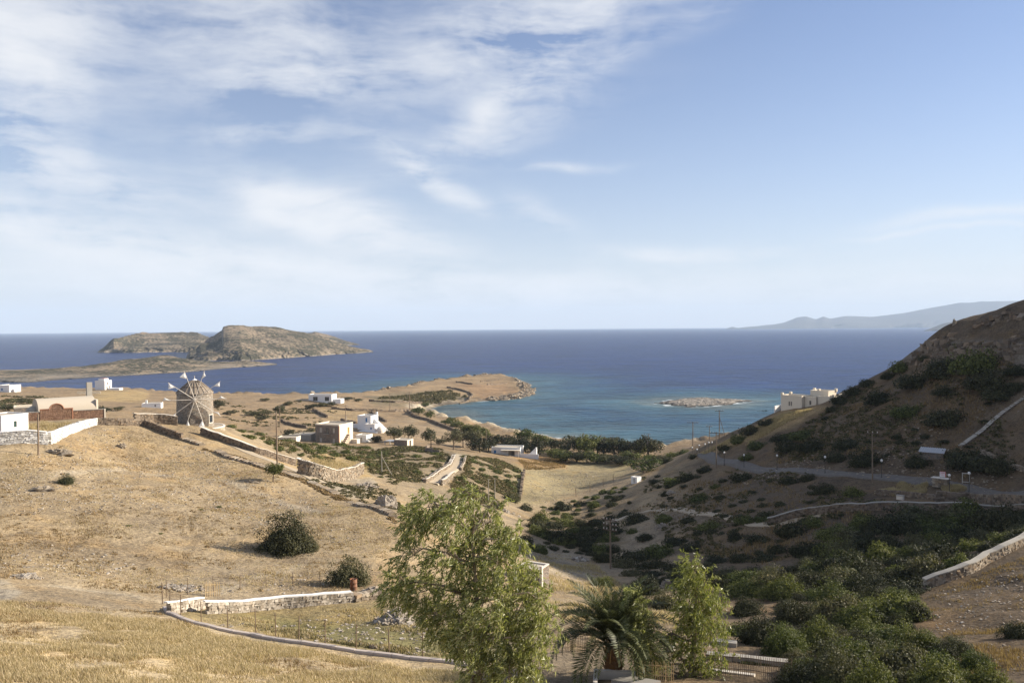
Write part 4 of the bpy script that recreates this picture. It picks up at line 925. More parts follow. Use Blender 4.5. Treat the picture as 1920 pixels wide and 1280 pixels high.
MB().box(4.81, 5.95, .86, 2.3, -.5, 3.08).build('stair_landing', MT['cream_plaster'], h_)
MB().box(4.60, 4.86, -4.33, -4.0, -.5, 6.4).build('corner_trim', MT['brick_trim'], h_)
MB().box(-.9, 1.2, -5.2, -4.32, 3.45, 3.6).build('balcony', MT['concrete'], h_)
rl = MB(); [rl.box(-.9 + k * .26, -.87 + k * .26, -5.18, -5.15, 3.6, 4.5) for k in range(9)]; rl.box(-.9, 1.2, -5.19, -5.14, 4.5, 4.55).build('balcony_rail', MT['lamp_iron'], h_)
MB().box(-6.6, -4.85, -1.0, 4.2, -1.5, 3.6).build('side_wing', MT['house_stone'], h_)
MB().tube((3.6, 2.0, 6.3), (3.6, 2.0, 9.2), .05).box(2.9, 4.3, 1.98, 2.02, 8.6, 8.63).build('aerial', MT['tin'], h_)
MB().box(5.96, 8.2, 1.5, 3.4, -1.5, 1.2).build('yard_wall', MT['cream_plaster'], h_)
b_ = house('white_shed', 683, 827, 30, 'low whitewashed shed right of the stone house', 'shed'); block(b_, 4.2, 4.5, 2.4, [('f', -.3, .1, .7, 1.6, 'shut')], 'whitewash', .15)
b_ = house('flat_shed', 542, 826, 20, 'long low flat-roofed shed left of the stone house, nearest the pole', 'shed'); block(b_, 6.5, 4.5, 1.3, [], 'cream_plaster', .2)
b_ = house('flat_shed', 568, 823, 20, 'low flat-roofed shed directly beside the stone house wing', 'shed'); block(b_, 8.0, 6.0, 1.9, [], 'concrete', .2, trim='cream_plaster')
# white cubic house with stair
h_ = house('white_cubic_house', 690, 805, 32, 'bright white two-level cubic house with blue windows')
block(h_, 6.2, 5.6, 5.6, [('f', .6, 3.4, .8, 1.7, 'blue'), ('f', .3, .8, .8, 1.3, 'blue'), ('r', .6, 3.6, .8, 1.2, 'blue')], 'whitewash', .35)
block(h_, 4.6, 4.2, 2.9, [('f', .2, .9, .7, .9, 'blue'), ('r', -.2, .9, .7, .9, 'blue')], 'whitewash', .15, 4.4, -3.6, 0)
for k in range(8): MB().box(3.2 + k * .62, 3.2 + (k + 1) * .62, -.6, .7, -.5, 4.4 - k * .5).build('stair_step', MT['whitewash'], h_)
MB().box(2.4, 3.1, 2.0, 2.7, 5.6, 7.0).build('chimney', MT['whitewash'], h_)
MB().box(-8.0, 8.2, -6.6, 3.5, -2, .12).build('terrace', MT['whitewash'], h_)
MB().box(-8.0, -3.2, .6, .9, .12, 2.0).build('yard_wall', MT['whitewash'], h_)
ob = MB().lathe([(1.5, -1), (1.5, .6), (1.2, 1.5), (.6, 2.0), (.02, 2.15)], 16, 8.4, -4.5); ob.build('oven', MT['pale_cap'], h_)
# others on the plain
h_ = house('white_villa', 605, 752, 22, 'long white flat villa near the far sea edge'); block(h_, 13, 7, 3.6, [('f', -4, .5, 2.6, 2.2, 'w'), ('f', 2.6, .5, 2.4, 2.2, 'w'), ('r', -1, 1, 1, 1.2, 'w')], 'whitewash', .3); MB().box(6.6, 11, -2, 3, -1, 1.4).build('yard_wall', MT['whitewash'], h_)
MB().box(-14, -6.6, -3.4, -3.0, -1, 1.2).build('garden_wall', MT['cream_plaster'], h_)
h_ = house('white_tower_house', 194, 730, 38, 'white two-storey house above the channel, left of the windmill'); block(h_, 7, 6.4, 5.4, [('r', -1.8, .2, 1.2, 2.2, 'dark'), ('r', .6, .2, 1.2, 2.2, 'dark'), ('r', -1.2, 3.1, 1, 1.6, 'dark')], 'whitewash', .4); MB().box(-2, 2.2, -2, 2, 5.4, 7.0).build('roof_room', MT['whitewash'], h_); MB().box(-1.6, 1.8, -1.6, 1.6, 7.0, 7.2).build('tiled_roof', MT['brick_trim'], h_); MB().box(3.6, 12, -1, 2.5, -1, 1.0).build('terrace_wall', MT['whitewash'], h_)
h_ = house('white_block_house', 18, 734, 50, 'white block house at the far left by the channel'); block(h_, 9, 8, 4.0, [('f', -2, 1, 1.2, 1.4, 'blue')], 'whitewash', .3); MB().box(4.6, 6.4, -2, 2, -1, 1.8).build('yard_wall', MT['whitewash'], h_)
h_ = house('white_low_house', 286, 763, 10, 'low white flat-roofed house between chapel and windmill'); block(h_, 7.2, 5, 1.6, [('f', 1.2, .4, .5, .8, 'dark')], 'whitewash', .15); MB().box(-2.6, -1.9, -.5, .3, 1.6, 2.9).build('chimney', MT['whitewash'], h_)
h_ = house('pale_ruin', 178, 738, 0, 'low pale ruined wall left of the white two-storey house', 'ruin'); MB().box(-9, 3, -.4, .4, -1, 1.3, .2).build('wall', MT['pale_stone'], h_)
h_ = house('stone_shed', 757, 836, 30, 'small stone shed with metal roof below the roadside trees', 'shed'); block(h_, 5.2, 4.2, 2.3, [('r', -.6, .1, 1.2, 2.0, 'dark')], 'house_stone', .15, trim='pale_cap', side_mats={'r': 'cream_plaster'}); MB().box(-6.6, -2.7, -2, 1.6, 1.7, 1.82).box(-6.5, -6.3, -1.9, -1.7, -1, 1.7).box(-6.5, -6.3, 1.3, 1.5, -1, 1.7).build('tin_roof', MT['tin'], h_)
h_ = house('stone_ruin', 807, 847, 20, 'tiny stone ruin among scrub left of the lane', 'ruin'); MB().box(-1.2, 1.2, -1.2, -.8, -1, 1.5, .12).box(-1.2, -.8, -.8, 1.2, -1, 1.9, .12).box(.9, 3.4, -1.1, -.6, -1, .8, .15).build('wall', MT['house_stone'], h_)
h_ = house('beach_tavern', 952, 852, 14, 'white beach tavern with canopy and stair among dark trees', 'tavern'); block(h_, 11, 6, 3.0, [('f', 1, .2, 2.4, 1.9, 'w'), ('f', -4.6, .9, .9, 1.1, 'blue')], 'whitewash', .2); MB().box(-1.5, 5.6, -5.2, -3.05, 2.35, 2.47).build('canopy', MT['cream_plaster'], h_); [MB().tube((x, -5.0, -.5), (x, -5.0, 2.35), .07).build('canopy_post', MT['arm_wood'], h_) for x in (-1.2, 2.1, 5.3)]
for k in range(8): MB().box(8.2 + k * .4, 8.6 + k * .4, -2, -.4, -.5, .4 * (k + 1)).build('stair_step', MT['whitewash'], h_)
MB().box(5.6, 12.5, -3.4, -3.2, -1, 1.1).build('yard_wall', MT['whitewash'], h_)
h_ = house('beige_shed', 956, 832, 10, 'small beige shed roof above the beach behind the tavern', 'shed'); block(h_, 6, 4, 2.2, [], 'beige_plaster', .1)
h_ = house('pump_hut', 1193, 904, 40, 'tiny white box hut at the foot of the right hill', 'hut'); block(h_, 2.0, 1.8, 1.5, [('f', -.3, .1, .6, 1.1, 'shut')], 'whitewash', .08)
h_ = house('tiny_chapel', 48, 707, 40, 'tiny white chapel on the low headland at left', 'chapel', D=930); h_.location.z -= .5; block(h_, 7, 6, 3.2, [('f', -.6, .2, 1.2, 2.2, 'blue')], 'whitewash', .2, sink=3)
vault(h_, -3.4, 3.4, 2.6, 3.3, 'vaulted_roof', 'whitewash')
h_ = house('shrine', 464, 665, 30, 'tiny pale shrine on the slope of the island hill', 'shrine', D=1530); h_.location.z += 2; block(h_, 3.5, 3.5, 4.5, [('f', -.5, .2, 1, 2, 'dark')], 'whitewash', .2, sink=6)
# beige house on the right hill
h_ = house('beige_villa', 1500, 770, 30, 'beige flat-roofed villa with stepped parapets on the right hill crest', 'villa', D=211)
block(h_, 6.0, 4.6, 3.9, [('f', -.8, 1.4, .42, 1.15, 'w'), ('f', -.2, 1.4, .42, 1.15, 'w'), ('r', -.6, 1.5, .5, 1.1, 'door')], 'cream_plaster', .3, -1.2, 0, 0)
block(h_, 3.2, 3.8, 3.4, [('f', -.3, 1.5, .55, 1.1, 'w')], 'cream_plaster', .25, 3.5, .9, .4)
block(h_, 4.2, 4.0, 3.0, [('f', .6, 1.4, .5, .9, 'w')], 'cream_plaster', .35, 7.3, 1.6, 1.0)
block(h_, 5.0, 4.2, 2.2, [], 'cream_plaster', .4, 4.2, 4.4, 2.9)
ME = MB()
for (x, y, z) in ((-4.0, -2.1, 3.9), (-4.0, 2.1, 3.9), (1.6, 4.4, 5.1), (3.9, 2.5, 5.1), (6.6, 6.3, 5.1), (9.3, 0, 4.0), (9.3, 3.4, 4.0)): ME.box(x - .25, x + .35, y - .25, y + .35, z, z + .85)
ME.build('parapet_horn', MT['cream_plaster'], h_); MB().box(-6.6, -4.3, 1.2, 1.5, -1, 1.3).box(-6.6, -6.3, -1.8, 1.2, -1, 1.0).build('terrace_wall', MT['whitewash'], h_)
# tin-roofed goat shed
h_ = house('goat_shed', 1748, 856, 10, 'low shed with corrugated metal roof on the shaded slope', 'shed'); block(h_, 3.6, 1.8, .8, [], 'house_stone', 0)
cr = MB(); N = 44
for k in range(N):
    x0, x1 = -2 + 4.0 * k / N, -2 + 4.0 * (k + 1) / N; z = lambda kk: .05 * math.sin(kk * math.pi / 2)
    cr.quad((x0, -1.1, .86 + z(k)), (x1, -1.1, .86 + z(k + 1)), (x1, 1.1, 1.45 + z(k + 1)), (x0, 1.1, 1.45 + z(k)))
cr.build('corrugated_roof', MT['tin'], h_)

# ------------------------------------------------------------------ poles, lamps, signs
def pole(u, v, h, label, arms=1, r=0.13, th=0, wood='pole_wood', armw=1.0, brace=False, name='utility_pole', group=None, rmin=20.0, D=None):
    p = G(u, v, rmin) if D is None else at(u, v, D); root = empty(name, tuple(p), yaw(u, th)); tag(root, label, 'utility pole', group)
    MB().tube((0, 0, -.6), (random.uniform(-.06, .06), 0, h), r, r * .7, 8).build('pole', MT[wood], root)
    for k in range(arms):
        z = h - .25 - .7 * k; c = MB().box(-armw, armw, -.06 - r, .04 - r, z - .06, z + .06).build('crossarm', MT['dark_timber'], root)
        for s in (-.9, -.45, .45, .9) if armw > .9 else (-.8, 0, .8): MB().lathe([(.03, z + .06), (.07, z + .12), (.05, z + .2), (.08, z + .24), (.02, z + .32)], 8, s * armw, -r).build('insulator', MT['porcelain'], c)
    if brace: MB().tube((2.0, .2, -.5), (.05, 0, h * .75), .09, .07, 6).build('strut', MT[wood], root)
    return root
pole(72, 853, 5.2, 'plain wooden pole in front of the white wall at far left', 0, .12)
pole(520, 875, 8.2, 'wooden pole beside the small tree below the windmill path', 0, .13, D=118)
pole(525, 800, 7.6, 'tall thin pole on the plain left of the stone house', 0, .16)
pole(648, 800, 9, 'pole standing behind the stone house roof', 1, .14)
pole(716, 886, 4.5, 'grey braced pole on the scrub slope', 0, .12, wood='concrete', brace=True)
pole(768, 768, 10, 'braced pole by the isthmus field', 1, .2, brace=True, armw=1.4)
pole(731, 769, 9, 'thin pole on the isthmus field', 0, .16)
pole(1145, 1082, 8.4, 'tall pole with triple crossarms and pale insulators in the valley', 3, .15, th=30, armw=1.1, D=112)
pole(1343, 878, 8.6, 'tall dark pole where the road meets the slope', 1, .15, armw=1.5)
pole(1299, 842, 9.0, 'T-shaped pole at the sea end of the road', 1, .16, armw=1.8)
pole(1349, 824, 8.5, 'H-braced pole on the skyline left of the villa', 1, .15, brace=True, armw=1.2)
pole(1330, 834, 5.6, 'shorter skyline pole beyond the road lamps', 1, .12, armw=.9)
pole(1636, 905, 8.6, 'pale pole with three insulators beside the road on the shaded hill', 1, .12, armw=.9)
pole(1216, 856, 8.5, 'pole with transformer in front of the tamarisk wood', 1, .15, armw=.8)
pole(1072, 862, 6, 'thin pole by the wall of the valley field', 0, .1)
pole(912, 846, 8, 'pole among trees left of the tavern', 0, .12)
pole(916, 948, 6, 'bare grey pole at the foot of the scrub slope', 0, .1, wood='concrete')
pole(928, 946, 6, 'second bare grey pole at the foot of the scrub slope, nearer the field', 0, .1, wood='concrete')
def lamp(u, v, h, label, group='globe lamps along the road', rmin=20.0):
    """v: photo row of the globe"""
    vv = v + 30; p = None
    for k in range(60):                       # slide down the sight line until the globe height fits
        q = G(u, v + 4 + k, rmin); top = proj(q[0], q[1], q[2] + h)[1]
        if top >= v: p = q; break
    p = q if p is None else p
    root = empty('street_lamp', tuple(p)); tag(root, label, 'street lamp', group)
    MB().lathe([(.12, -.3), (.12, .15), (.05, .3), (.04, h - .3), (.09, h - .22)], 8).build('post', MT['lamp_iron'], root)
    MB().lathe([(.02, h - .25), (.13, h - .2), (.2, h - .05), (.2, h + .08), (.13, h + .2), (.02, h + .26)], 12).build('globe', MT['globe_glass'], root, True)
LL = 'iron lamp with white globe along the hillside road'
for (u, v) in ((1358, 848), (1395, 852), (1457, 853), (1547, 856), (1653, 863), (1780, 890), (1817, 886)): lamp(u, v, 3.0, LL)
for (u, v) in ((1298, 838), (1311, 834), (1322, 832), (1329, 829), (1335, 828), (1307, 842)): lamp(u, v, 2.6, 'small globe lamp in the cluster where the road bends to the sea', 'globe lamps at the road bend')
# stone pier with the red and white board
p = G(1764, 913); root = empty('stone_pier', tuple(p), yaw(1764, 20)); tag(root, 'short stone pier with sunlit side and pale slab on top', 'pier')
C = []; S = []
for r_ in range(5):
    for k in range(5):
        for q in range(2): C.append((-.9 + k * .45 + random.uniform(-.05, .05), -.25 + q * .5, .15 + r_ * .27)); S.append((.24, .27, .14))
link('stones', stones_mesh('pier_stones', np.array(C), np.array(S), rng.normal(0, .06, len(C))), MT['drystone'], root)['kind'] = 'stuff'
MB().box(-1.3, 1.25, -.6, .6, 1.42, 1.52).build('slab', MT['pale_cap'], root)
p2 = Vector(p) + Vector((.35, 0.1, 1.52)); sg = empty('notice_board', tuple(p2), yaw(1770, 8)); tag(sg, 'white notice board with red edge on the stone pier', 'sign')
MB().box(-.42, .36, -.02, .02, .12, .92).build('panel', MT['sign_white'], sg); MB().box(.36, .44, -.022, .022, .10, .94).box(-.42, .36, -.022, .022, .92, .97).build('red_border', MT['sign_red'], sg)
tx = MB(); random.seed(3)
for k, zz in enumerate((.76, .66, .5, .4, .26)):
    x = -.34
    while x < .26: w_ = random.uniform(.04, .11); tx.box(x, min(x + w_, .3), -.026, -.021, zz, zz + (.07 if k < 2 else .045)); x += w_ + .025
tx.build('lettering', MT['sign_red'], sg)
for s in (-.35, .3): MB().box(s - .02, s + .02, .021, .05, -.02, .9).build('stake', MT['lamp_iron'], sg)
p = G(1811, 905); gt = empty('gate_frame', tuple(p), yaw(1811, 0)); tag(gt, 'open rectangular timber frame beside the road', 'gate')
b = MB(); b.box(-.55, -.42, -.05, .05, -.3, 1.6).box(.42, .55, -.05, .05, -.3, 1.6).build('post', MT['shutter_grey'], gt); MB().box(-.42, .42, -.05, .05, 1.47, 1.6).box(-.42, .42, -.05, .05, .1, .2).build('bar', MT['shutter_grey'], gt)
p = G(1688, 948); bx = empty('meter_box', (p[0], p[1], p[2] + .9), yaw(1688, 25)); tag(bx, 'small pale box standing on the long shaded wall', 'box')
MB().box(-.45, .45, -.25, .25, 0, .55, .02).build('body', MT['pale_cap'], bx); MB().box(-.5, .5, -.3, .3, .55, .62).build('lid', MT['concrete'], bx)
# rusty drum
p = G(663, 1118); dr = empty('oil_drum', tuple(p)); tag(dr, 'rusty open oil drum at the end of the white-topped wall', 'drum'); dr.location.z += .55
MB().lathe([(.28, 0), (.29, .02), (.28, .28), (.30, .30), (.28, .32), (.28, .58), (.30, .60), (.28, .62), (.29, .88), (.27, .88), (.26, .4), (.01, .4)], 20).build('drum_body', MT['rust'], dr, True)
# boat
p = at(248, 664.5, 1950); bt = empty('motor_boat', (p[0], p[1], 0.0), R(80)); tag(bt, 'small white motor boat anchored under the far island', 'boat')
hull = MB(); sec = [(-7, 1.9, 1.7), (-4, 2.2, 1.7), (2, 2.1, 1.9), (6, 1.1, 2.3), (8.5, .05, 2.7)]
for (y, w_, z) in sec: hull.v += [(-w_ * .6, y, -.4), (-w_, y, z), (w_, y, z), (w_ * .6, y, -.4)]
for k in range(4): hull.f += [(k * 4 + i, k * 4 + (i + 1) % 4, k * 4 + 4 + (i + 1) % 4, k * 4 + 4 + i) for i in range(4)]
hull.f += [(3, 2, 1, 0)]; hull.build('hull', MT['whitewash'], bt); MB().box(-1.3, 1.3, -4, 2.2, 1.7, 3.9).build('cabin', MT['whitewash'], bt); MB().box(-1.32, 1.32, -3, 1.6, 2.7, 3.4).build('cabin_window', MT['glass_dark'], bt); MB().tube((0, 0, 3.9), (0, 0, 7), .06).build('mast', MT['tin'], bt)
# small ruin hidden behind the big tree
h_ = house('roofless_hut', 1000, 1092, 25, 'small grey walled hut partly hidden by the big eucalyptus', 'hut', rmin=60)
block(h_, 2.6, 2.4, 1.8, [], 'house_stone', .1, trim='pale_cap'); MB().box(1.32, 1.6, -1.3, -1.0, -.5, 2.3).build('corner_post', MT['pale_cap'], h_)
p = G(1152, 1279, 15); pl = empty('planter', tuple(p), yaw(1152, 0)); tag(pl, 'square pale planter round the foot of the palm', 'planter')
for (x0, x1, y0, y1) in ((-1.0, 1.0, -1.0, -.8), (-1.0, 1.0, .8, 1.0), (-1.0, -.8, -.8, .8), (.8, 1.0, -.8, .8)): MB().box(x0, x1, y0, y1, -.6, .2).build('side', MT['pale_cap'], pl)
# ------------------------------------------------------------------ vegetation
def unit(v): return v / (np.linalg.norm(v, axis=-1, keepdims=True) + 1e-9)
def leaf_quads(C, axis, nrm, L, Wd, bend=0.0):
    """rhombic leaves: centres, long axis, facing"""
    axis = unit(axis); side = unit(np.cross(nrm, axis)); L = np.asarray(L).reshape(-1, 1); Wd = np.asarray(Wd).reshape(-1, 1)
    n = len(C); v = np.stack([C - axis * L * .5, C + side * Wd * .5 + nrm * bend * L, C + axis * L * .5, C - side * Wd * .5 + nrm * bend * L], 1)
    return v.reshape(-1, 3), np.arange(n * 4).reshape(-1, 4)
def dome_clumps(n, flat, r, lump):
    d = unit(r.normal(size=(n, 3))); d[:, 2] = np.abs(d[:, 2]) * 1.0 - 0.12; d = unit(d)
    return d * np.array([1, 1, flat]) * r.uniform(1 - lump * 1.4, 1.12, (n, 1)), r.uniform(.13, .42, n)
def shrub_mesh(name, seed, nclump=46, per=34, leaf=0.10, flat=0.75, lump=0.3, ratio=0.6, fill=0.5):
    r = np.random.default_rng(seed); cc, cr = dome_clumps(nclump, flat, r, lump)
    k = r.uniform(0, 6); cc[:, 2] *= 1 + .28 * np.sin(k * 2 + 2.2 * cc[:, 0] + 1.4 * cc[:, 1]); cc[:, 0] *= 1 + .15 * np.sin(k + 3 * np.arctan2(cc[:, 1], cc[:, 0]))
    idx = np.repeat(np.arange(nclump), per); d = unit(r.normal(size=(len(idx), 3)) + unit(cc)[idx] * .7 + np.array([0, 0, .35]))
    C = cc[idx] * .80 + d * cr[idx][:, None] * r.uniform(.6, 1.08, (len(idx), 1)) * np.array([1, 1, .85])
    # leaves inside, so that no light falls straight through
    m = int(len(C) * fill); q = unit(r.normal(size=(m, 3))); q[:, 2] = np.abs(q[:, 2]); Ci = q * r.uniform(.3, .75, (m, 1)) * np.array([1, 1, flat])
    C = np.concatenate([C, Ci]); d = np.concatenate([d, q]); C[:, 2] = np.maximum(C[:, 2], -.08)
    nrm = unit(d + r.normal(0, .55, d.shape)); ax = unit(np.cross(nrm, r.normal(size=d.shape)))
    s = leaf * r.uniform(.7, 1.35, len(C)); s[-m:] *= 2.4
    v, f = leaf_quads(C, ax, nrm, s, s * ratio, .05)
    return np_mesh(name, v, f)
SM = {}
def shrub_set(key, matname, n, **kw):
    SM[key] = [shrub_mesh(f'{key}_foliage', 100 + 13 * k + hash2(np.array(len(key)), np.array(3), 1).astype(int) + len(key), **kw) for k in range(n)]
    for m in SM[key]: m.materials.append(MT[matname])
shrub_set('hill_dark', 'leaf_dark', 5, nclump=60, per=42, leaf=.085, flat=.62)
shrub_set('hill_green', 'leaf_green', 4, nclump=60, per=42, leaf=.085, flat=.66)
shrub_set('hill_olive', 'leaf_olive', 4, nclump=50, per=36, leaf=.09, flat=.6)
shrub_set('mass', 'leaf_dark', 5, nclump=40, per=22, leaf=.13, flat=.62)
shrub_set('near_green', 'leaf_green', 4, nclump=110, per=64, leaf=.062, flat=.8, lump=.36)
shrub_set('near_dark', 'leaf_dark', 3, nclump=110, per=64, leaf=.06, flat=.78, lump=.34)
shrub_set('near_olive', 'leaf_olive', 3, nclump=100, per=60, leaf=.062, flat=.8, lump=.38)
shrub_set('field_bush', 'leaf_dark', 2, nclump=120, per=80, leaf=.05, flat=.85, lump=.22)
stem_me = None
def shrub(u, v, wpx, key, label, group, name='shrub', aspect=1.0, p=None, cat='shrub'):
    global stem_me
    q = G(u, v) if p is None else np.array(p); D = math.hypot(q[0], q[1]); rad = wpx / F * D * .5 if p is None else wpx
    root = empty(name, (q[0], q[1], q[2] - .06 * rad), random.uniform(0, 6.28)); tag(root, label, cat, group)
    o = link('foliage', random.choice(SM[key]), None, root); o.scale = (rad, rad * random.uniform(.85, 1.15), rad * aspect * 1.22 * random.uniform(.88, 1.12))
    if stem_me is None:
        b = MB()
        for k in range(6): a = k * 1.05; b.tube((.04 * math.cos(a), .04 * math.sin(a), -.12), (.4 * math.cos(a), .4 * math.sin(a), .5), .035, .012, 5)
        so = b.build('stems', MT['bark']); stem_me = so.data; bpy.data.objects.remove(so)
    s = link('stems', stem_me, None, root); s.scale = (rad, rad, rad * aspect)
    return root

HILL = [(1578, 754, 44), (1603, 738, 40), (1628, 722, 34), (1650, 754, 58), (1700, 777, 58), (1772, 792, 72), (1770, 738, 36), (1850, 722, 78), (1872, 744, 60), (1835, 692, 84), (1775, 690, 60), (1762, 704, 66), (1715, 722, 66), (1690, 694, 40),
        (1790, 656, 26), (1737, 674, 30), (1668, 708, 34), (1907, 700, 44), (1900, 730, 44), (1505, 820, 60), (1480, 842, 52), (1525, 843, 56), (1590, 838, 62), (1625, 868, 66), (1570, 862, 48), (1468, 826, 44), (1720, 872, 46), (1830, 872, 80), (1870, 880, 60), (1800, 858, 50),
        (1392, 900, 46), (1342, 914, 24), (1312, 938, 44), (1250, 928, 26), (1262, 908, 44), (1290, 900, 44), (1322, 884, 36), (1228, 905, 24), (1196, 978, 52), (1246, 978, 42), (1292, 978, 32), (1330, 990, 46), (1186, 998, 24), (1396, 978, 40), (1428, 976, 32), (1236, 1040, 66), (1190, 1050, 74), (1266, 1020, 50),
        (1420, 1014, 46), (1345, 1054, 54), (1388, 1050, 48), (1298, 1030, 44), (1210, 1010, 40), (1330, 1080, 50), (1440, 1050, 50), (1380, 1010, 34), (1545, 922, 48), (1602, 928, 44), (1480, 906, 36), (1516, 900, 40), (1485, 1002, 64), (1530, 985, 50), (1625, 985, 60), (1575, 1000, 54), (1460, 1035, 44), (1510, 1040, 56),
        (1560, 660 + 110, 26), (1735, 820, 20), (1690, 830, 22), (1410, 812, 40), (1440, 795, 36), (1385, 828, 40), (1360, 843, 34), (1420, 840, 44), (1400, 860, 30), (1455, 770, 30), (1430, 780, 30), (1282, 850, 24), (1262, 856, 30), (1250, 866, 30), (1300, 858, 22)]
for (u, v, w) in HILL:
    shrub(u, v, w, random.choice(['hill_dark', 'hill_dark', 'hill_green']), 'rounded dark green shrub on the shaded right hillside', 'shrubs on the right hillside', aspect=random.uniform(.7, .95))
random.seed(21)
def thicket(poly, n, wr, keys, label, group, minsep=0.55, aspect=(.7, 1.0), mass=False):
    """shrubs standing close together inside a patch"""
    P = np.array(poly, float); got = []; tries = 0
    while len(got) < n and tries < n * 60:
        tries += 1; u, v = random.uniform(P[:, 0].min(), P[:, 0].max()), random.uniform(P[:, 1].min(), P[:, 1].max())
        if inpoly(poly, np.array([u]), np.array([v]))[0] < 0: continue
        w = random.uniform(*wr)
        if any(abs(u - a) < minsep * (w + c) * .5 and abs(v - b) < minsep * (w + c) * .22 for a, b, c in got): continue
        got.append((u, v, w))
        if not mass: shrub(u, v, w, random.choice(keys), label, group, aspect=random.uniform(*aspect))
    if mass:
        V, Fc, nv = [], [], 0; lite = [m for m in SM['mass']]
        for (u, v, w) in got:
            p = G(u, v); rad = w / F * math.hypot(p[0], p[1]) * .5; m = random.choice(lite); n_ = len(m.vertices); co = np.empty(n_ * 3, np.float32); m.vertices.foreach_get('co', co); co = co.reshape(-1, 3); a = random.uniform(0, 6.28)
            x = co[:, 0] * math.cos(a) - co[:, 1] * math.sin(a); y = co[:, 0] * math.sin(a) + co[:, 1] * math.cos(a)
            V.append(np.stack([x, y, co[:, 2] * random.uniform(*aspect) * 1.2 - .06], 1) * rad + p); Fc.append(np.arange(n_).reshape(-1, 4) + nv); nv += n_
        tag(link('low_scrub', np_mesh('low_scrub', np.concatenate(V), np.concatenate(Fc)), MT[keys[0]]), kind='stuff')
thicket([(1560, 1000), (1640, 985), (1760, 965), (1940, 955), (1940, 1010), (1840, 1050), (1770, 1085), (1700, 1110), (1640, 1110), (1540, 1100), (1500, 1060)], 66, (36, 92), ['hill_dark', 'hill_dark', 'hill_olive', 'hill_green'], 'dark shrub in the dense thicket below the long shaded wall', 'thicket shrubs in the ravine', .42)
thicket([(1380, 1100), (1480, 1070), (1600, 1050), (1660, 1100), (1720, 1120), (1690, 1150), (1560, 1120), (1440, 1150)], 26, (40, 96), ['near_dark', 'near_green', 'near_olive'], 'shrub in the upper edge of the sunlit foreground scrub', 'upper foreground scrub', .42)
thicket([(1000, 985), (1090, 975), (1150, 1000), (1150, 1060), (1110, 1040), (1020, 1010)], 26, (30, 58), ['hill_dark', 'hill_green'], 'green shrub crowding the bottom of the gully', 'gully shrubs')
thicket([(1160, 1060), (1300, 1065), (1420, 1075), (1390, 1110), (1260, 1105), (1180, 1085)], 26, (36, 64), ['hill_dark', 'hill_dark', 'hill_olive'], 'dark shrub behind the palm in the valley bottom', 'valley bottom shrubs')
thicket([(1500, 800), (1700, 740), (1900, 760), (1900, 850), (1700, 870), (1500, 870)], 16, (12, 26), ['leaf_dark'], 'small low bush dotted on the shaded hillside', 'small bushes on the right hillside', 1.4, (.5, .8), True)
thicket([(1200, 890), (1440, 890), (1700, 940), (1440, 1060), (1260, 1010), (1200, 960)], 60, (14, 30), ['leaf_dark'], 'low bush between the larger shrubs of the lower right slope', 'low bushes of the lower right slope', .9, (.5, .8), True)
for (u, v, w) in ((1012, 980, 46), (1054, 955, 38), (1087, 947, 26), (1115, 950, 28), (1156, 938, 26), (1062, 973, 28), (1050, 1016, 62), (1100, 1015, 56), (1005, 1000, 40), (1132, 1050, 40), (975, 1020, 50), (1010, 1035, 46)):
    shrub(u, v, w, random.choice(['hill_green', 'hill_dark']), 'green shrub along the lower edge of the valley field', 'shrubs below the valley field')
for (u, v, w, k) in ((1210, 1112, 70, 'near_dark'), (1247, 1140, 64, 'near_olive'), (1130, 1098, 48, 'near_green'), (1400, 1150, 66, 'near_dark'), (1388, 1192, 64, 'near_green'), (1432, 1206, 56, 'near_green')):
    shrub(u, v, w, k, 'leafy shrub between the palm and the right bank', 'shrubs around the slim eucalyptus', aspect=.9)
for (u, v, w, k) in ((1470, 1120, 84, 'near_green'), (1530, 1102, 76, 'near_dark'), (1578, 1090, 66, 'near_green'), (1608, 1175, 96, 'near_green'), (1532, 1212, 92, 'near_green'), (1470, 1228, 78, 'near_green'), (1682, 1215, 88, 'near_green'), (1565, 1228, 70, 'near_dark'), (1692, 1268, 120, 'near_olive'),
                     (1580, 1285, 100, 'near_olive'), (1515, 1272, 80, 'near_green'), (1640, 1310, 110, 'near_green'), (1760, 1300, 110, 'near_green'), (1852, 1290, 80, 'near_green'), (1720, 1160, 60, 'near_dark'), (1630, 1230, 80, 'near_olive'), (1690, 1180, 50, 'near_dark'), (1640, 1140, 70, 'near_dark'), (1500, 1160, 60, 'near_dark')):
    shrub(u, v, w, k, 'large leafy green shrub filling the lower right foreground', 'foreground shrubs at lower right', aspect=1.0)
thicket([(1450, 1150), (1560, 1130), (1700, 1150), (1760, 1230), (1860, 1300), (1500, 1300), (1480, 1240), (1420, 1210)], 34, (50, 120), ['near_green', 'near_green', 'near_olive', 'near_dark'], 'leafy shrub packed into the lower right foreground', 'packed foreground shrubs', .42, (.65, 1.15))
for (u, v, w, k) in ((1798, 1222, 66, 'near_olive'), (1834, 1252, 70, 'near_green'), (1915, 1195, 60, 'near_dark')): shrub(u, v, w, k, 'scrubby bush on the bare earth bank at far right', 'bushes on the right earth bank', aspect=.85)
for k in range(14):
    u = 1395 + k * 6.2; shrub(u, 1243 + k * .4, 15, 'near_green', 'little green hedge plant along the long terrace edge', 'hedge plants on the terrace edge', name='hedge_plant', aspect=.7)
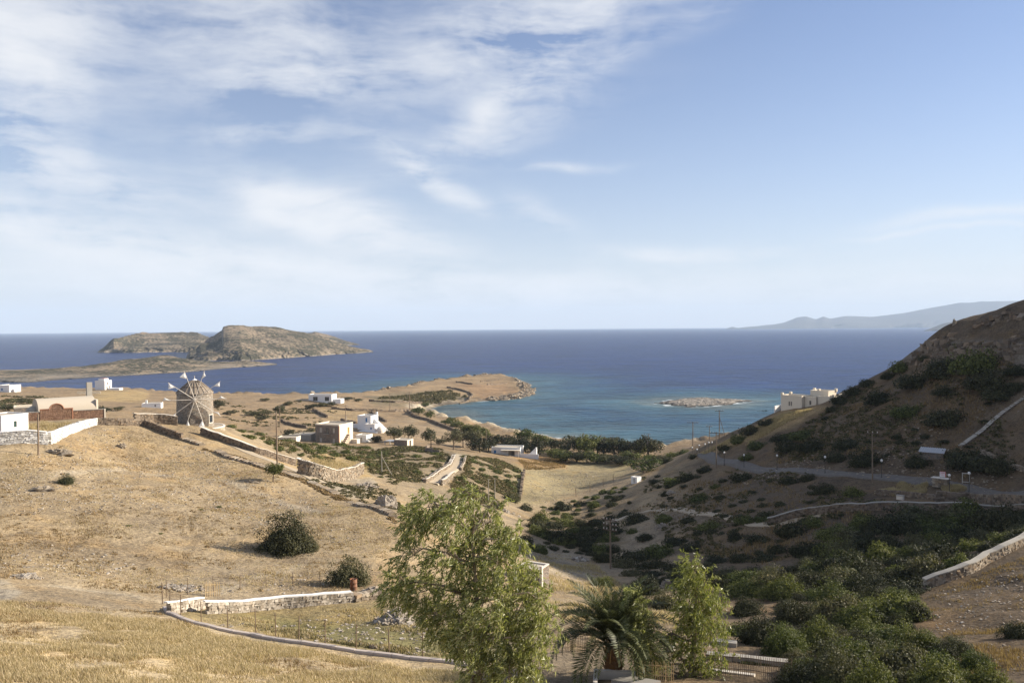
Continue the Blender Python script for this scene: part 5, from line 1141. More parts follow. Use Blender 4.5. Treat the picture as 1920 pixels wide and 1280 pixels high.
# the two bushes on the dry slope and the small plants there
shrub(535, 1031, 100, 'field_bush', 'large round dark bush alone on the dry slope', None, 'round_bush', 1.12); shrub(580, 1030, 44, 'near_olive', 'thin scruffy bush touching the right side of the large round bush', None, 'scruffy_bush', .9)
shrub(653, 1095, 76, 'near_olive', 'compact green bush above the rusty drum', None, 'round_bush', 1.1)
shrub(124, 906, 26, 'near_olive', 'small grey-green bush beside a dark hollow on the left slope', None, 'small_bush', 1.1)
for (u, v, w) in ((742, 1110, 30), (610, 945, 12), (300, 1000, 10), (240, 985, 12), (375, 955, 12), (410, 950, 14)): shrub(u, v, w, 'hill_green' if w < 20 else 'near_olive', 'tiny low green plant on the dry slope', 'tiny plants on the dry slope', 'low_plant', .35)
thicket([(430, 800), (500, 815), (590, 838), (640, 850), (590, 862), (500, 838), (440, 815)], 18, (18, 34), ['leaf_green'], 'scrub bush on the slope right of the windmill', 'bushes right of the windmill', .7, (.45, .7), True)
thicket([(560, 832), (690, 836), (720, 850), (690, 880), (640, 858), (570, 848)], 26, (18, 36), ['leaf_green'], 'dark bush on the bank in front of the stone house', 'bushes below the stone house', .7, (.5, .75), True)
thicket([(690, 850), (790, 838), (845, 860), (800, 895), (740, 905), (700, 890)], 44, (12, 28), ['leaf_green'], 'low bush on the scrub slope left of the lane', 'bushes left of the lane', .9, (.45, .7), True)
thicket([(865, 856), (930, 862), (972, 880), (966, 930), (930, 945), (880, 930), (850, 905), (872, 885)], 70, (14, 30), ['leaf_green'], 'low bush on the scrub slope right of the lane', 'bushes right of the lane', .75, (.45, .7), True)
for (u, v, w) in ((958, 938, 40), (930, 952, 36), (885, 925, 34), (985, 955, 30)): shrub(u, v, w, 'hill_olive', 'rounded grey-green bush at the foot of the scrub slope', 'bushes at the foot of the scrub slope')

thicket([(975, 985), (1060, 965), (1180, 925), (1190, 950), (1140, 1000), (1120, 1050), (1040, 1030)], 34, (14, 34), ['leaf_dark'], '', '', .8, (.55, .8), True)
thicket([(1000, 955), (1090, 935), (1180, 905), (1185, 915), (1080, 960), (1010, 985)], 22, (14, 26), ['leaf_green'], '', '', .8, (.6, .9), True)
# small trees
def crown_mesh(name, seed, blobs, n, leaf, ratio=.4, droop=.2):
    r = np.random.default_rng(seed); B = np.array(blobs, float); vol = (B[:, 3] * B[:, 4] * B[:, 5]) ** (2 / 3); idx = r.choice(len(B), n, p=vol / vol.sum())
    d = unit(r.normal(size=(n, 3))); sub = unit(r.normal(size=(len(B) * 14, 3))); near = sub[idx * 14 + r.integers(0, 14, n)]
    d = unit(d * .55 + near); rad = r.uniform(.45, 1.05, (n, 1)) ** .5
    C = B[idx, :3] + d * B[idx, 3:6] * rad; nrm = unit(d + r.normal(0, .6, d.shape)); ax = unit(np.cross(nrm, r.normal(size=d.shape)) + np.array([0, 0, -droop]))
    s = leaf * r.uniform(.7, 1.4, n); v, f = leaf_quads(C, ax, unit(np.cross(ax, np.cross(nrm, ax))), s, s * ratio, .04)
    return np_mesh(name, v, f)
TM = []
random.seed(5)
for k in range(6):
    b = [(random.uniform(-.28, .28), random.uniform(-.28, .28), random.uniform(.42, .8), *(random.uniform(.16, .30),) * 2, random.uniform(.14, .22)) for _ in range(9)] + [(0, 0, .55, .36, .36, .3)]
    tr = MB(); top = (random.uniform(-.04, .04), random.uniform(-.04, .04), .42); tr.tube((0, 0, -.08), top, .035, .024, 7)
    for q in b[:7]: tr.tube(top, q[:3], .018, .006, 5)
    o = tr.build('trunk', MT['bark']); tm = o.data; bpy.data.objects.remove(o)
    TM.append((tm, [crown_mesh('tree_crown', 300 + k, b, 1500, .075)] if False else crown_mesh('tree_crown', 300 + k, b, 1700, .075)))
CROWN = {}
def small_tree(u, v, hpx, wpx, leafm, label, group, low=False, name='tree', D=None):
    q = G(u, v) if D is None else at(u, v, D); Dd = q[1]; k = random.randrange(len(TM)); root = empty(name, tuple(q), random.uniform(0, 6.28)); tag(root, label, 'tree', group)
    H, Wd = hpx / F * Dd * 1.25, wpx / F * Dd * 1.4; tm, cm = TM[k]
    if (k, leafm) not in CROWN:
        c = cm.copy(); c.materials.clear(); c.materials.append(MT[leafm]); CROWN[(k, leafm)] = c
    t = link('trunk', tm, None, root); c = link('crown', CROWN[(k, leafm)], None, root); zs = H / .98
    for o in (t, c): o.scale = (Wd / 1.0, Wd / 1.0, zs)
    if low: c.location.z = -.22 * zs
    return root
BT = [(1022, 838, 26, 26), (985, 834, 34, 32), (1010, 838, 30, 26), (1040, 845, 26, 28), (1065, 850, 36, 34), (1085, 848, 34, 30), (1098, 853, 42, 34), (1120, 850, 38, 34), (1133, 852, 36, 34), (1152, 853, 38, 36), (1168, 853, 32, 30), (1184, 854, 34, 34), (1200, 853, 32, 28), (1216, 856, 44, 38),
      (1062, 866, 24, 34), (1082, 866, 24, 34), (1100, 868, 26, 30), (1140, 868, 20, 34), (1165, 872, 20, 36), (1185, 866, 22, 34), (1120, 868, 18, 30), (1040, 860, 22, 30), (1222, 868, 20, 30), (1245, 868, 16, 26)]
for (u, v, h, w) in BT: small_tree(u, v, h, w, random.choice(['leaf_olive', 'leaf_green', 'leaf_dark']), 'dense tamarisk in the dark wood behind the beach', 'trees of the beach wood', True)
small_tree(1207, 886, 30, 46, 'leaf_green', 'single bright green round tree at the field end below the wood', None, True)
for (u, v, h, w) in ((808, 839, 30, 22), (850, 843, 32, 28), (886, 841, 30, 28), (740, 830, 26, 30), (766, 830, 28, 24), (868, 838, 24, 22)): small_tree(u, v, h, w, 'leaf_olive', 'grey-green eucalyptus standing left of the tavern', 'eucalyptus trees left of the tavern')
for (u, v, h, w) in ((825, 834, 14, 17), (900, 848, 32, 32), (975, 848, 34, 30), (1008, 856, 38, 30), (940, 834, 20, 34), (958, 842, 24, 26), (916, 846, 26, 24), (925, 832, 20, 26), (990, 852, 30, 26)): small_tree(u, v, h, w, 'leaf_dark', 'dark round tree crowding round the tavern', 'dark trees round the tavern', True)
for (u, v, h, w) in ((784, 777, 16, 22), (808, 784, 15, 18), (849, 793, 12, 20), (857, 800, 12, 26), (884, 815, 22, 26), (899, 818, 22, 28), (876, 812, 18, 22), (799, 762, 9, 14), (835, 796, 10, 22), (912, 822, 14, 18)): small_tree(u, v, h, w, 'leaf_green', 'tamarisk growing along the wall of the bay', 'tamarisks along the bay', True)
for (u, v, h, w) in ((606, 762, 10, 15), (621, 762, 10, 13), (582, 766, 9, 16), (640, 756, 8, 11), (652, 751, 8, 18), (492, 780, 12, 26), (491, 788, 10, 17), (548, 820, 17, 30), (582, 815, 15, 18), (572, 821, 12, 20), (704, 829, 15, 22), (50, 757, 12, 24), (16, 770, 14, 24), (410, 764, 16, 24), (432, 778, 11, 18), (472, 779, 9, 20), (222, 770, 9, 15), (543, 760, 9, 14), (497, 752, 7, 14), (672, 753, 7, 14)):
    small_tree(u, v, h, w, random.choice(['leaf_dark', 'leaf_olive']), 'small dark tree scattered on the coastal plain', 'trees of the coastal plain', True)
small_tree(524, 778, 17, 20, 'leaf_olive', 'umbrella-shaped tree on the plain beside the tall thin pole', None); small_tree(189, 778, 15, 24, 'leaf_dark', 'leaning dark tree right of the chapel', None)
small_tree(512, 903, 30, 32, 'leaf_green', 'small bright green tree with bare trunk below the windmill path', None)

# eucalyptus with wind-blown hanging leaves
def eucalyptus(name, label, D, trunk_px, clumps, nleaf, leafm, seed, limbs=None, lean=(-.25, 0, 0)):
    sc = D / 36.0; r = np.random.default_rng(seed); tp = [at(u, v, D) for (u, v) in trunk_px]; base = tp[0].copy(); base[2] = float(gz(base[0], base[1])[0]) - .1
    root = empty(name, tuple(base)); tag(root, label, 'tree'); tp[0] = base
    B = []
    for (u, v, ru, rv, dy) in clumps: c = at(u, v, D + dy * D / 36); k = (D + dy) / F * r.uniform(.6, .9); B.append((*(c - base), ru * k, min(ru, rv) * k * 1.0 + .35 * sc, rv * k))
    B = np.array(B); tr = MB(); T = [q - base for q in tp]
    for k, (a, b) in enumerate(zip(T[:-1], T[1:])): tr.tube(a, b, .17 * sc * (1 - .16 * k), .17 * sc * (1 - .16 * (k + 1)), 9)
    tr.build('trunk', MT['bark_pale'], root)
    for q in B:
        c = q[:3]; k = min(range(len(T)), key=lambda i: np.linalg.norm(T[i] - c) + (3 if T[i][2] > c[2] else 0)); a = T[k]; lb = MB()
        m1 = a + (c - a) * .4 + r.normal(0, .15, 3) + np.array([0, 0, .25]); m2 = a + (c - a) * .75 + r.normal(0, .15, 3) + np.array([0, 0, .15])
        lb.tube(a, m1, .065 * sc, .05 * sc, 6).tube(m1, m2, .05 * sc, .035 * sc, 6).tube(m2, c, .035 * sc, .02 * sc, 5)
        for _ in range(9):
            d = unit(r.normal(size=3)); e = c + d * q[3:6] * .8; s = m2 + (c - m2) * r.uniform(0, 1); mid = (s + e) / 2 + np.array([0, 0, .15]); lb.tube(s, mid, .018 * sc, .013 * sc, 4, False).tube(mid, e, .013 * sc, .006 * sc, 4, False)
        lb.build('limb', MT['bark_pale' if r.random() < .5 else 'bark'], root)
    # hanging sprays: each spray is a short drooping twig with narrow leaves along it
    w = (B[:, 3] * B[:, 5]); ns = nleaf // 16; idx = r.choice(len(B), ns, p=w / w.sum())
    d = unit(r.normal(size=(ns, 3))); S = B[idx, :3] + d * B[idx, 3:6] * (r.uniform(.15, 1.0, (ns, 1)) ** .5)
    dr = unit(d * .8 + np.array(lean) + np.array([0, 0, -.35]) + r.normal(0, .25, (ns, 3))); t = r.uniform(0, 1, (ns, 16)); ln = r.uniform(.35, .75, (ns, 1)) * sc
    C = S[:, None, :] + dr[:, None, :] * (t * ln)[..., None] + np.array([0, 0, -.28]) * (t ** 2 * ln)[..., None] + r.normal(0, .05 * sc, (ns, 16, 3)); C = C.reshape(-1, 3)
    dd = np.repeat(dr, 16, 0); ax = unit(dd * .6 + np.array([-.30, 0, -.45]) + r.normal(0, .5, C.shape)); nm = unit(np.cross(ax, r.normal(size=C.shape)))
    L = r.uniform(.14, .26, len(C)) * (.35 + .65 * sc); v, f = leaf_quads(C, ax, nm, L, L * .23, .06)
    link('crown', np_mesh(name + '_crown', v, f), MT[leafm], root)
eucalyptus('eucalyptus_tree', 'large wind-blown eucalyptus with drooping leaves in the centre foreground', 22, [(900, 1420), (897, 1200), (894, 1130), (890, 1060), (885, 1000), (850, 960)],
           [(800, 950, 50, 42, 0), (780, 985, 38, 40, .6), (845, 975, 48, 40, -.6), (905, 985, 45, 35, .5), (930, 955, 26, 24, 1), (875, 935, 28, 22, .6), (960, 1010, 42, 42, 0), (760, 1050, 32, 26, -.5), (742, 1100, 30, 30, .4), (790, 1110, 42, 40, .8), (830, 1050, 50, 42, -1), (880, 1050, 50, 50, .5), (940, 1060, 50, 50, -.6),
            (990, 1080, 30, 34, .6), (850, 1120, 50, 40, 0), (910, 1130, 52, 46, -1), (975, 1140, 50, 46, .3), (1020, 1130, 28, 36, -.3), (830, 1170, 38, 34, .5), (870, 1200, 44, 40, -.8), (930, 1200, 55, 48, .4), (1000, 1190, 44, 44, -.3), (1030, 1180, 22, 34, .3), (900, 1262, 52, 40, -.6), (960, 1262, 52, 42, -.9), (1000, 1240, 34, 40, 0), (808, 1150, 26, 24, .2)],
           36000, 'leaf_euc', 11, lean=(-.35, 0, 0))
eucalyptus('eucalyptus_tree', 'slim upright young eucalyptus right of the palm', 40, [(1290, 1300), (1296, 1260), (1303, 1200), (1308, 1130), (1302, 1070)],
           [(1300, 1062, 24, 26, 0), (1288, 1090, 26, 30, .3), (1318, 1085, 24, 28, -.3), (1330, 1110, 26, 26, .2), (1300, 1125, 34, 30, -.3), (1340, 1145, 22, 34, .2), (1285, 1150, 24, 32, .3), (1315, 1160, 34, 32, -.4), (1335, 1185, 24, 26, 0), (1290, 1195, 32, 28, .3), (1258, 1195, 26, 16, .2), (1240, 1200, 18, 14, .5), (1300, 1225, 34, 26, -.3), (1350, 1232, 16, 20, -.2), (1270, 1235, 20, 22, .2), (1325, 1255, 30, 22, 0), (1225, 1240, 22, 22, .5), (1205, 1255, 18, 20, .4), (1320, 1275, 28, 16, -.2)],
           12500, 'leaf_euc_slim', 23, lean=(-.15, 0, -.1))
eucalyptus('sapling_tree', 'small leafy sapling growing between palm and slim eucalyptus', 39, [(1222, 1300), (1208, 1262), (1196, 1220), (1190, 1170), (1188, 1130)], [(1190, 1130, 14, 24, 0), (1200, 1160, 16, 24, .2), (1186, 1175, 16, 22, -.2), (1205, 1200, 18, 22, 0), (1215, 1235, 20, 18, .1)], 9000, 'leaf_euc', 31, lean=(-.1, 0, 0))

# date palm
def palm():
    p = G(1150, 1268, 15); D = float(p[1]); root = empty('date_palm', tuple(p)); tag(root, 'young date palm with arching fronds in a square planter', 'palm tree')
    k = D / F; H = 42 * k
    tr = MB(); tr.lathe([(.42, -.3), (.46, .2), (.40, .5), (.42, .8), (.36, H), (.28, H + .35), (.1, H + .6)], 16, jit=.03); tr.build('trunk', MT['palm_bark'], root)
    for i in range(56):
        a = i * 2.399; z = .05 + (H + .2) * i / 56; o = MB(); c, s = math.cos(a), math.sin(a)
        o.quad((.36 * c - .11 * s, .36 * s + .11 * c, z), (.36 * c + .11 * s, .36 * s - .11 * c, z), (.56 * c + .05 * s, .56 * s - .05 * c, z + .34), (.56 * c - .05 * s, .56 * s + .05 * c, z + .34)); o.build('leaf_base', MT['palm_bark'], root)
    def frond(L, droop, seed):
        r = np.random.default_rng(seed); n = 62; t = np.linspace(0, 1, n); ang = R(80) - droop * t ** 1.3
        ds = L / (n - 1); x = np.cumsum(np.cos(ang)) * ds; z = np.cumsum(np.sin(ang)) * ds; P = np.stack([x, np.zeros(n), z], 1)
        tang = np.stack([np.cos(ang), np.zeros(n), np.sin(ang)], 1); up = np.stack([-np.sin(ang), np.zeros(n), np.cos(ang)], 1); side = np.array([0, 1.0, 0])
        V, Fc = [], []
        def add(v, f): Fc.append(f + sum(len(q) for q in V)); V.append(v)
        for sg in (-1, 1):
            sel = t > .12; q = P[sel]; tt = t[sel]; ll = .60 * np.sin(np.clip(tt * 1.05, 0, 1) * math.pi * .86 + .25) ** .8 * r.uniform(.85, 1.1, len(q)) + .05
            ax = unit(tang[sel] * .62 + side * sg * .72 + up[sel] * .30 + r.normal(0, .07, q.shape)); C = q + ax * (ll * .5)[:, None] + np.array([0, 0, -1]) * (ll * .10)[:, None]
            nm = unit(np.cross(ax, tang[sel]) * sg); v, f = leaf_quads(C, ax, nm, ll, np.full(len(q), .05), .03); add(v, f)
        w = .028 * (1 - t * .85); sv2 = np.stack([P + side * w[:, None], P + up * w[:, None] * .8, P - side * w[:, None], P - up * w[:, None] * .6], 1).reshape(-1, 3)
        i = np.arange(n - 1)[:, None] * 4; f = np.concatenate([np.concatenate([i + a, i + (a + 1) % 4, i + 4 + (a + 1) % 4, i + 4 + a], 1) for a in range(4)]); add(sv2, f)
        return np_mesh('frond', np.concatenate(V), np.concatenate(Fc))
    kinds = [[frond(4.0, R(dr), 5 + i * 3 + j) for j in range(3)] for i, dr in enumerate((58, 88, 118, 150))]
    for row in kinds:
        for m in row: m.materials.append(MT['leaf_palm'])
    random.seed(9); N = 66
    for i in range(N):
        tier = i / N; kk = min(3, int(tier * 4)); o = link('frond', random.choice(kinds[kk]), None, root)
        o.location = (0, 0, H + .45 - tier * .35); o.rotation_euler = (random.uniform(-.12, .12), R(-4 + 40 * tier) * random.uniform(.6, 1.3), i * 2.399 + random.uniform(-.2, .2)); s = random.uniform(.86, 1.08) * (1 - .06 * (kk == 0)); o.scale = (s, s, s)
    for i in range(10):
        a = i * .63; b = MB(); pr = Vector((.2 * math.cos(a), .2 * math.sin(a), H + .2))
        for s in range(6):
            q = Vector((.25 + .13 * s, 0, .45 - .012 * (s - 1) ** 3 * .7 if s > 1 else .3 * s)); q = Vector((q.x * math.cos(a), q.x * math.sin(a), H + q.z)); b.tube(pr, q, .02, n=4); pr = q
        b.build('flower_stalk', MT['ochre_door'], root)
palm()

# ------------------------------------------------------------------ loose rock, rubble, stones, grass (uncountable)
def rock(u, v, wpx, hpx, label, name='boulder', m='drystone', n=1, rmin=20.0, D=None):
    p = G(u, v, rmin) if D is None else at(u, v, D); k = p[1] / F; a, h = wpx * k * .5, hpx * k; r = np.random.default_rng(int(u * 7 + v)); root = empty(name, tuple(p)); tag(root, label, 'rock')
    for q in range(n):
        nu, nv = 18, 10; th, ph = np.meshgrid(np.linspace(0, 2 * np.pi, nu), np.linspace(-.3, np.pi / 2, nv), indexing='ij'); d = np.stack([np.cos(th) * np.cos(ph), np.sin(th) * np.cos(ph), np.sin(ph)], -1)
        s = 1 + .8 * fbm(d[..., 0] * 2 + 9 * q + u, d[..., 1] * 2 + d[..., 2] * 1.7, .8, 4, .55, 3); s[-1] = s[0]; off = r.uniform(-.5, .5, 2) * a * (n > 1); f = 1 if n == 1 else r.uniform(.45, .8)
        V = d * s[..., None] * np.array([a * f, a * .6 * f, h * f]) + np.array([off[0], off[1] * .6, 0]); me = np_mesh('rock', V.reshape(-1, 3), grid_faces(nu, nv)); link('rock', me, MT[m], root)
rock(110, 852, 56, 12, 'flat rock outcrop with dark overhang beside the plain wooden pole', n=3); rock(90, 918, 60, 8, 'flat stone ledge under the small grey-green bush', n=2); rock(228, 838, 16, 6, 'dark flat stone near the top of the dry slope')
rock(482, 905, 40, 8, 'low rock ledge left of the small bright tree', n=2)
rock(722, 952, 46, 26, 'large pale boulder heap beyond the field wall', 'boulder_heap', 'field_stone', 5); rock(700, 1215, 14, 8, 'dark rounded stone lying inside the fenced plot'); rock(1790, 608, 7, 9, 'single upright stone on the skyline of the right hill'); rock(1238, 990, 24, 12, 'pale curved rock on the lower right slope', m='field_stone', n=2); rock(1262, 925, 26, 8, 'pale rock beside a shrub on the lower right slope', m='field_stone', n=2)
def crag(px, label, h, n, m='drystone_dark'):
    P, L = path_pts(px, 1.0); root = empty('rock_crag', tuple(P[len(P) // 2])); tag(root, label, 'rock'); o = np.array(root.location); C, S, A = [], [], []
    for _ in range(n):
        q = P[rng.integers(0, len(P))] - o; s = rng.uniform(.3, 1.0); xx, yy = q[0] + rng.normal(0, 1.4), q[1] + rng.uniform(-.4, 1) * h * 1.3; C.append(np.array([xx, yy, float(gz(xx + o[0], yy + o[1])[0]) - o[2] + rng.uniform(-.3, .45) * s])); S.append((s, s * .7, s * rng.uniform(.35, .7))); A.append(rng.uniform(-.5, .5))
    link('rocks', stones_mesh('crag_rocks', np.array(C), np.array(S), np.array(A), .35, .25), MT[m], root)['kind'] = 'stuff'
crag([(1738, 658), (1775, 664), (1820, 668)], 'broken grey cliff band below the hill crest, left end', 3.0, 240); crag([(1820, 668), (1860, 664), (1915, 660)], 'broken grey cliff band below the hill crest, right end', 2.6, 220); crag([(1690, 690), (1702, 688)], 'small rock step on the hill skyline', 1.8, 16)
crag([(1856, 598), (1880, 596), (1920, 598)], 'rock ledge under the topmost knoll at right', 1.2, 30)
def rubble(u, v, wpx, n, label, size=.2, hgt=.6):
    p = G(u, v); a = wpx / F * p[1] * .5; x, y = rng.normal(0, a * .42, n), rng.normal(0, a * .38, n); z = gz(p[0] + x, p[1] + y) - p[2] + hgt * np.exp(-(x * x + y * y) / (a * a * .35)) * rng.uniform(0, 1, n)
    s = rng.uniform(.5, 1.4, n) * size; root = empty('rubble_heap', tuple(p)); tag(root, label, 'rubble')
    link('stones', stones_mesh('rubble_stones', np.stack([x, y, z], 1), np.stack([s, s * rng.uniform(.6, 1, n), s * rng.uniform(.4, .8, n)], 1), rng.uniform(0, 6.28, n), .3, .3), MT['field_stone'], root)['kind'] = 'stuff'
rubble(745, 1165, 80, 420, 'heap of pale broken stones left of the big eucalyptus', .17, .9); rubble(52, 1082, 44, 160, 'scatter of white stones at the left edge of the slope', .13, .2); rubble(700, 1112, 50, 160, 'spilled stones by the broken wall end', .16, .5); rubble(1250, 1100, 24, 70, 'pale stone pile behind the palm', .25, .8); rubble(340, 1102, 70, 160, 'scattered stones behind the corner wall', .13, .1); rubble(1085, 1050, 40, 110, 'line of pale rubble on the gully bank', .25, .4); rubble(690, 912, 40, 140, 'pale stone spill below the round terrace', .25, .5)
rubble(945, 958, 40, 90, 'pale stones at the corner of the valley field', .25, .3)

def area_pts(n, poly_px, falloff=0.0, rmin=20.0):
    """random ground points inside a patch whose corners were sighted in the photo; even on the ground"""
    W = hit(*zip(*poly_px), rmin)[:, :2]; lo, hi = W.min(0), W.max(0); out = np.zeros((0, 2))
    while len(out) < n:
        q = rng.uniform(lo, hi, (n * 3, 2)); q = q[sdf(W, q[:, 0], q[:, 1]) > 0]
        if falloff: q = q[rng.uniform(0, 1, len(q)) < (W[:, 1].min() / np.maximum(q[:, 1], 1)) ** falloff]
        out = np.concatenate([out, q])
    out = out[:n]; return np.stack([out[:, 0], out[:, 1], gz(out[:, 0], out[:, 1])], 1)
def loose_stones(n, poly, size, name='loose_stones', m='field_stone', rmin=20.0):
    P = area_pts(n, poly, 0, rmin); k = fbm(P[:, 0], P[:, 1], 9, 3, .5, 77); P = P[k > -.05]; n = len(P); s = size * rng.uniform(.4, 1.5, n) ** 1.5
    me = stones_mesh(name, P + np.array([0, 0, .02]), np.stack([s, s * rng.uniform(.6, 1, n), s * rng.uniform(.3, .6, n)], 1), rng.uniform(0, 6.28, n), .3, .2); tag(link(name, me, MT[m]), kind='stuff')
FIELD = [(-150, 1075), (-150, 860), (90, 850), (180, 802), (280, 806), (400, 850), (480, 880), (560, 905), (700, 960), (735, 985), (720, 1090), (640, 1105), (380, 1112), (250, 1110)]
loose_stones(6500, FIELD, .065); loose_stones(2600, [(1180, 960), (1440, 900), (1900, 930), (1900, 760), (1600, 800), (1500, 860), (1300, 900)], .11, m='drystone'); loose_stones(500, [(1730, 1120), (1930, 1040), (1930, 1270), (1800, 1270), (1760, 1180)], .05); loose_stones(900, [(985, 960), (1080, 920), (1170, 880), (1000, 870)], .10)
loose_stones(350, [(330, 1165), (700, 1140), (860, 1200), (850, 1235), (540, 1198)], .07)
def blades(n, poly, h, w, m, name, per=6, falloff=0.0, thr=-9, wl=6, spread=.10, rmin=20.0, lean=.3):
    P = area_pts(n, poly, falloff, rmin); k = fbm(P[:, 0], P[:, 1], wl, 3, .55, 91); k2 = fbm(P[:, 0], P[:, 1], 1.3, 2, .5, 95); ok = rng.uniform(0, 1, n) < np.clip((k - thr) * 2.2 + .35 + k2 * 1.2, 0.04, 1); P, k = P[ok], k[ok] + k2[ok] * .6; n = len(P)
    B = np.repeat(P, per, 0) + np.concatenate([rng.normal(0, spread, (n * per, 2)), np.zeros((n * per, 1))], 1); B[:, 2] -= .03
    hh = h * rng.uniform(.45, 1.2, n * per) * np.repeat(np.clip(.75 + k, .35, 1.3), per); a = rng.uniform(0, 6.28, n * per); d = np.stack([np.cos(a), np.sin(a), np.zeros_like(a)], 1); s = np.stack([-np.sin(a), np.cos(a), np.zeros_like(a)], 1) * w * .5
    T = B + d * (hh * lean * rng.uniform(0, 1.6, n * per))[:, None] + np.array([-.12, 0, 1]) * hh[:, None]
    V = np.stack([B - s, B + s, T], 1).reshape(-1, 3); me = np_mesh(name, V, np.arange(len(V)).reshape(-1, 3)); tag(link(name, me, MT[m]), kind='stuff')
blades(56000, [(-100, 1300), (-100, 1125), (150, 1135), (300, 1150), (420, 1192), (600, 1222), (860, 1262), (900, 1300)], .22, .032, 'straw', 'dry_grass', 6, .5, -.12, 5, rmin=12, lean=.6)
blades(9000, [(-100, 1300), (-100, 1125), (150, 1135), (300, 1150), (420, 1192), (600, 1222), (860, 1262), (900, 1300)], .16, .04, 'dry_brush', 'dry_weeds', 5, .5, .0, 3, rmin=12, lean=.8)
blades(24000, FIELD, .16, .05, 'straw', 'dry_stubble', 4, .3, -.12, 7)
blades(20000, FIELD, .17, .06, 'dry_brush', 'dry_weeds', 5, .3, .04, 3)
blades(6000, [(330, 1160), (500, 1150), (700, 1140), (840, 1190), (860, 1235), (700, 1215), (540, 1195)], .22, .05, 'straw', 'plot_grass', 5, 0, -.1, 5)
blades(5000, [(440, 1168), (640, 1165), (860, 1195), (1000, 1225), (860, 1238), (640, 1208)], .22, .05, 'leaf_scrub', 'plot_weeds', 5, 0, -.05, 5)
blades(5000, [(1640, 925), (1690, 905), (1740, 908), (1735, 925), (1690, 932)], .8, .05, 'straw', 'roadside_grass', 5, 0, -.3, 5); blades(1600, [(1765, 916), (1800, 912), (1812, 920), (1775, 926)], .6, .05, 'straw', 'pier_grass', 5, 0, -.3, 5)
blades(7000, [(1300, 855), (1430, 795), (1480, 772), (1555, 765), (1480, 790), (1400, 835)], .5, .07, 'straw', 'slope_grass', 5, 0, -.2, 8); blades(5000, [(540, 868), (600, 852), (690, 872), (690, 880), (600, 885)], .4, .06, 'straw', 'terrace_grass', 5, 0, -.2, 6)
blades(9000, [(1450, 870), (1700, 880), (1900, 900), (1900, 620), (1700, 710), (1600, 760), (1500, 800)], .5, .09, 'dry_brush', 'hill_grass', 5, 0, 0, 9); blades(7000, [(1000, 1020), (1110, 1050), (1230, 1130), (1290, 1180), (1100, 1200), (1000, 1120)], .35, .05, 'straw', 'bank_grass', 5, 0, -.1, 6)
blades(5000, [(1180, 960), (1300, 900), (1440, 900), (1640, 960), (1440, 1060), (1250, 1010)], .5, .07, 'dry_brush', 'slope_brush', 5, 0, 0, 7); blades(5000, [(1730, 1120), (1930, 1040), (1930, 1270), (1800, 1270), (1760, 1180)], .2, .04, 'dry_brush', 'bank_weeds', 5, 0, 0, 4)
blades(3500, [(1380, 1080), (1450, 1085), (1440, 1110), (1390, 1100)], .7, .05, 'straw', 'reed_grass', 5, 0, -.4, 4); blades(4000, [(970, 862), (1060, 856), (1060, 876), (985, 880)], .6, .12, 'dry_brush', 'field_grass', 5, 0, -.4, 8); blades(2500, [(42, 800), (120, 795), (150, 802), (100, 815), (45, 815)], .7, .06, 'straw', 'yard_grass', 5, 0, -.4, 4)
def cushions(n, poly, rad, m, name, thr=0.0, wl=9, per=26, flat=.6):
    """low thorny cushions that run together"""
    P = area_pts(n, poly); k = fbm(P[:, 0], P[:, 1], wl, 3, .55, 17); P = P[k > thr]; n = len(P); r_ = rad * rng.uniform(.5, 1.4, n); d = unit(rng.normal(size=(n * per, 3))); d[:, 2] = np.abs(d[:, 2])
    C = np.repeat(P, per, 0) + d * np.repeat(r_, per)[:, None] * np.array([1, 1, flat]) * rng.uniform(.6, 1, (n * per, 1)); nm = unit(d + rng.normal(0, .5, d.shape)); ax = unit(np.cross(nm, rng.normal(size=d.shape))); s = np.repeat(r_, per) * rng.uniform(.35, .7, n * per)
    v, f = leaf_quads(C, ax, nm, s, s * .7, .05); tag(link(name, np_mesh(name, v, f), MT[m]), kind='stuff')
cushions(260, FIELD, .22, 'dry_brush', 'dry_tussocks', -.1, 5); cushions(500, [(560, 900), (700, 905), (745, 930), (760, 985), (690, 945), (600, 915)], .4, 'leaf_scrub', 'thorn_scrub', -.3)
cushions(700, [(380, 842), (440, 858), (560, 900), (700, 955), (745, 985), (735, 970), (620, 918), (480, 868)], .35, 'dry_brush', 'dry_tussocks', -.3)
cushions(2600, [(690, 848), (790, 836), (850, 858), (800, 898), (740, 908), (690, 890)], .55, 'leaf_scrub', 'thorn_scrub', -.1); cushions(3200, [(865, 856), (930, 860), (975, 880), (968, 932), (930, 948), (870, 935), (845, 908), (872, 885)], .6, 'leaf_scrub', 'thorn_scrub', -.1)
cushions(1500, [(430, 798), (600, 836), (700, 840), (690, 880), (590, 862), (500, 838)], .6, 'leaf_scrub', 'thorn_scrub', -.1); cushions(2400, [(1500, 800), (1600, 740), (1740, 650), (1900, 640), (1900, 860), (1640, 880), (1450, 870)], .55, 'leaf_scrub', 'thorn_scrub', .05)
cushions(1500, [(690, 757), (720, 744), (800, 735), (845, 732), (880, 745), (820, 756)], 1.3, 'leaf_scrub', 'thorn_scrub', -.1); cushions(900, [(0, 770), (0, 742), (110, 745), (150, 760), (60, 775)], 1.0, 'leaf_scrub', 'thorn_scrub', .0)
cushions(1100, [(400, 760), (560, 750), (640, 765), (600, 800), (480, 800), (420, 785)], .8, 'leaf_scrub', 'thorn_scrub', .12); cushions(1500, [(1200, 900), (1440, 880), (1700, 945), (1440, 1060), (1250, 1010)], .5, 'leaf_scrub', 'thorn_scrub', .0)

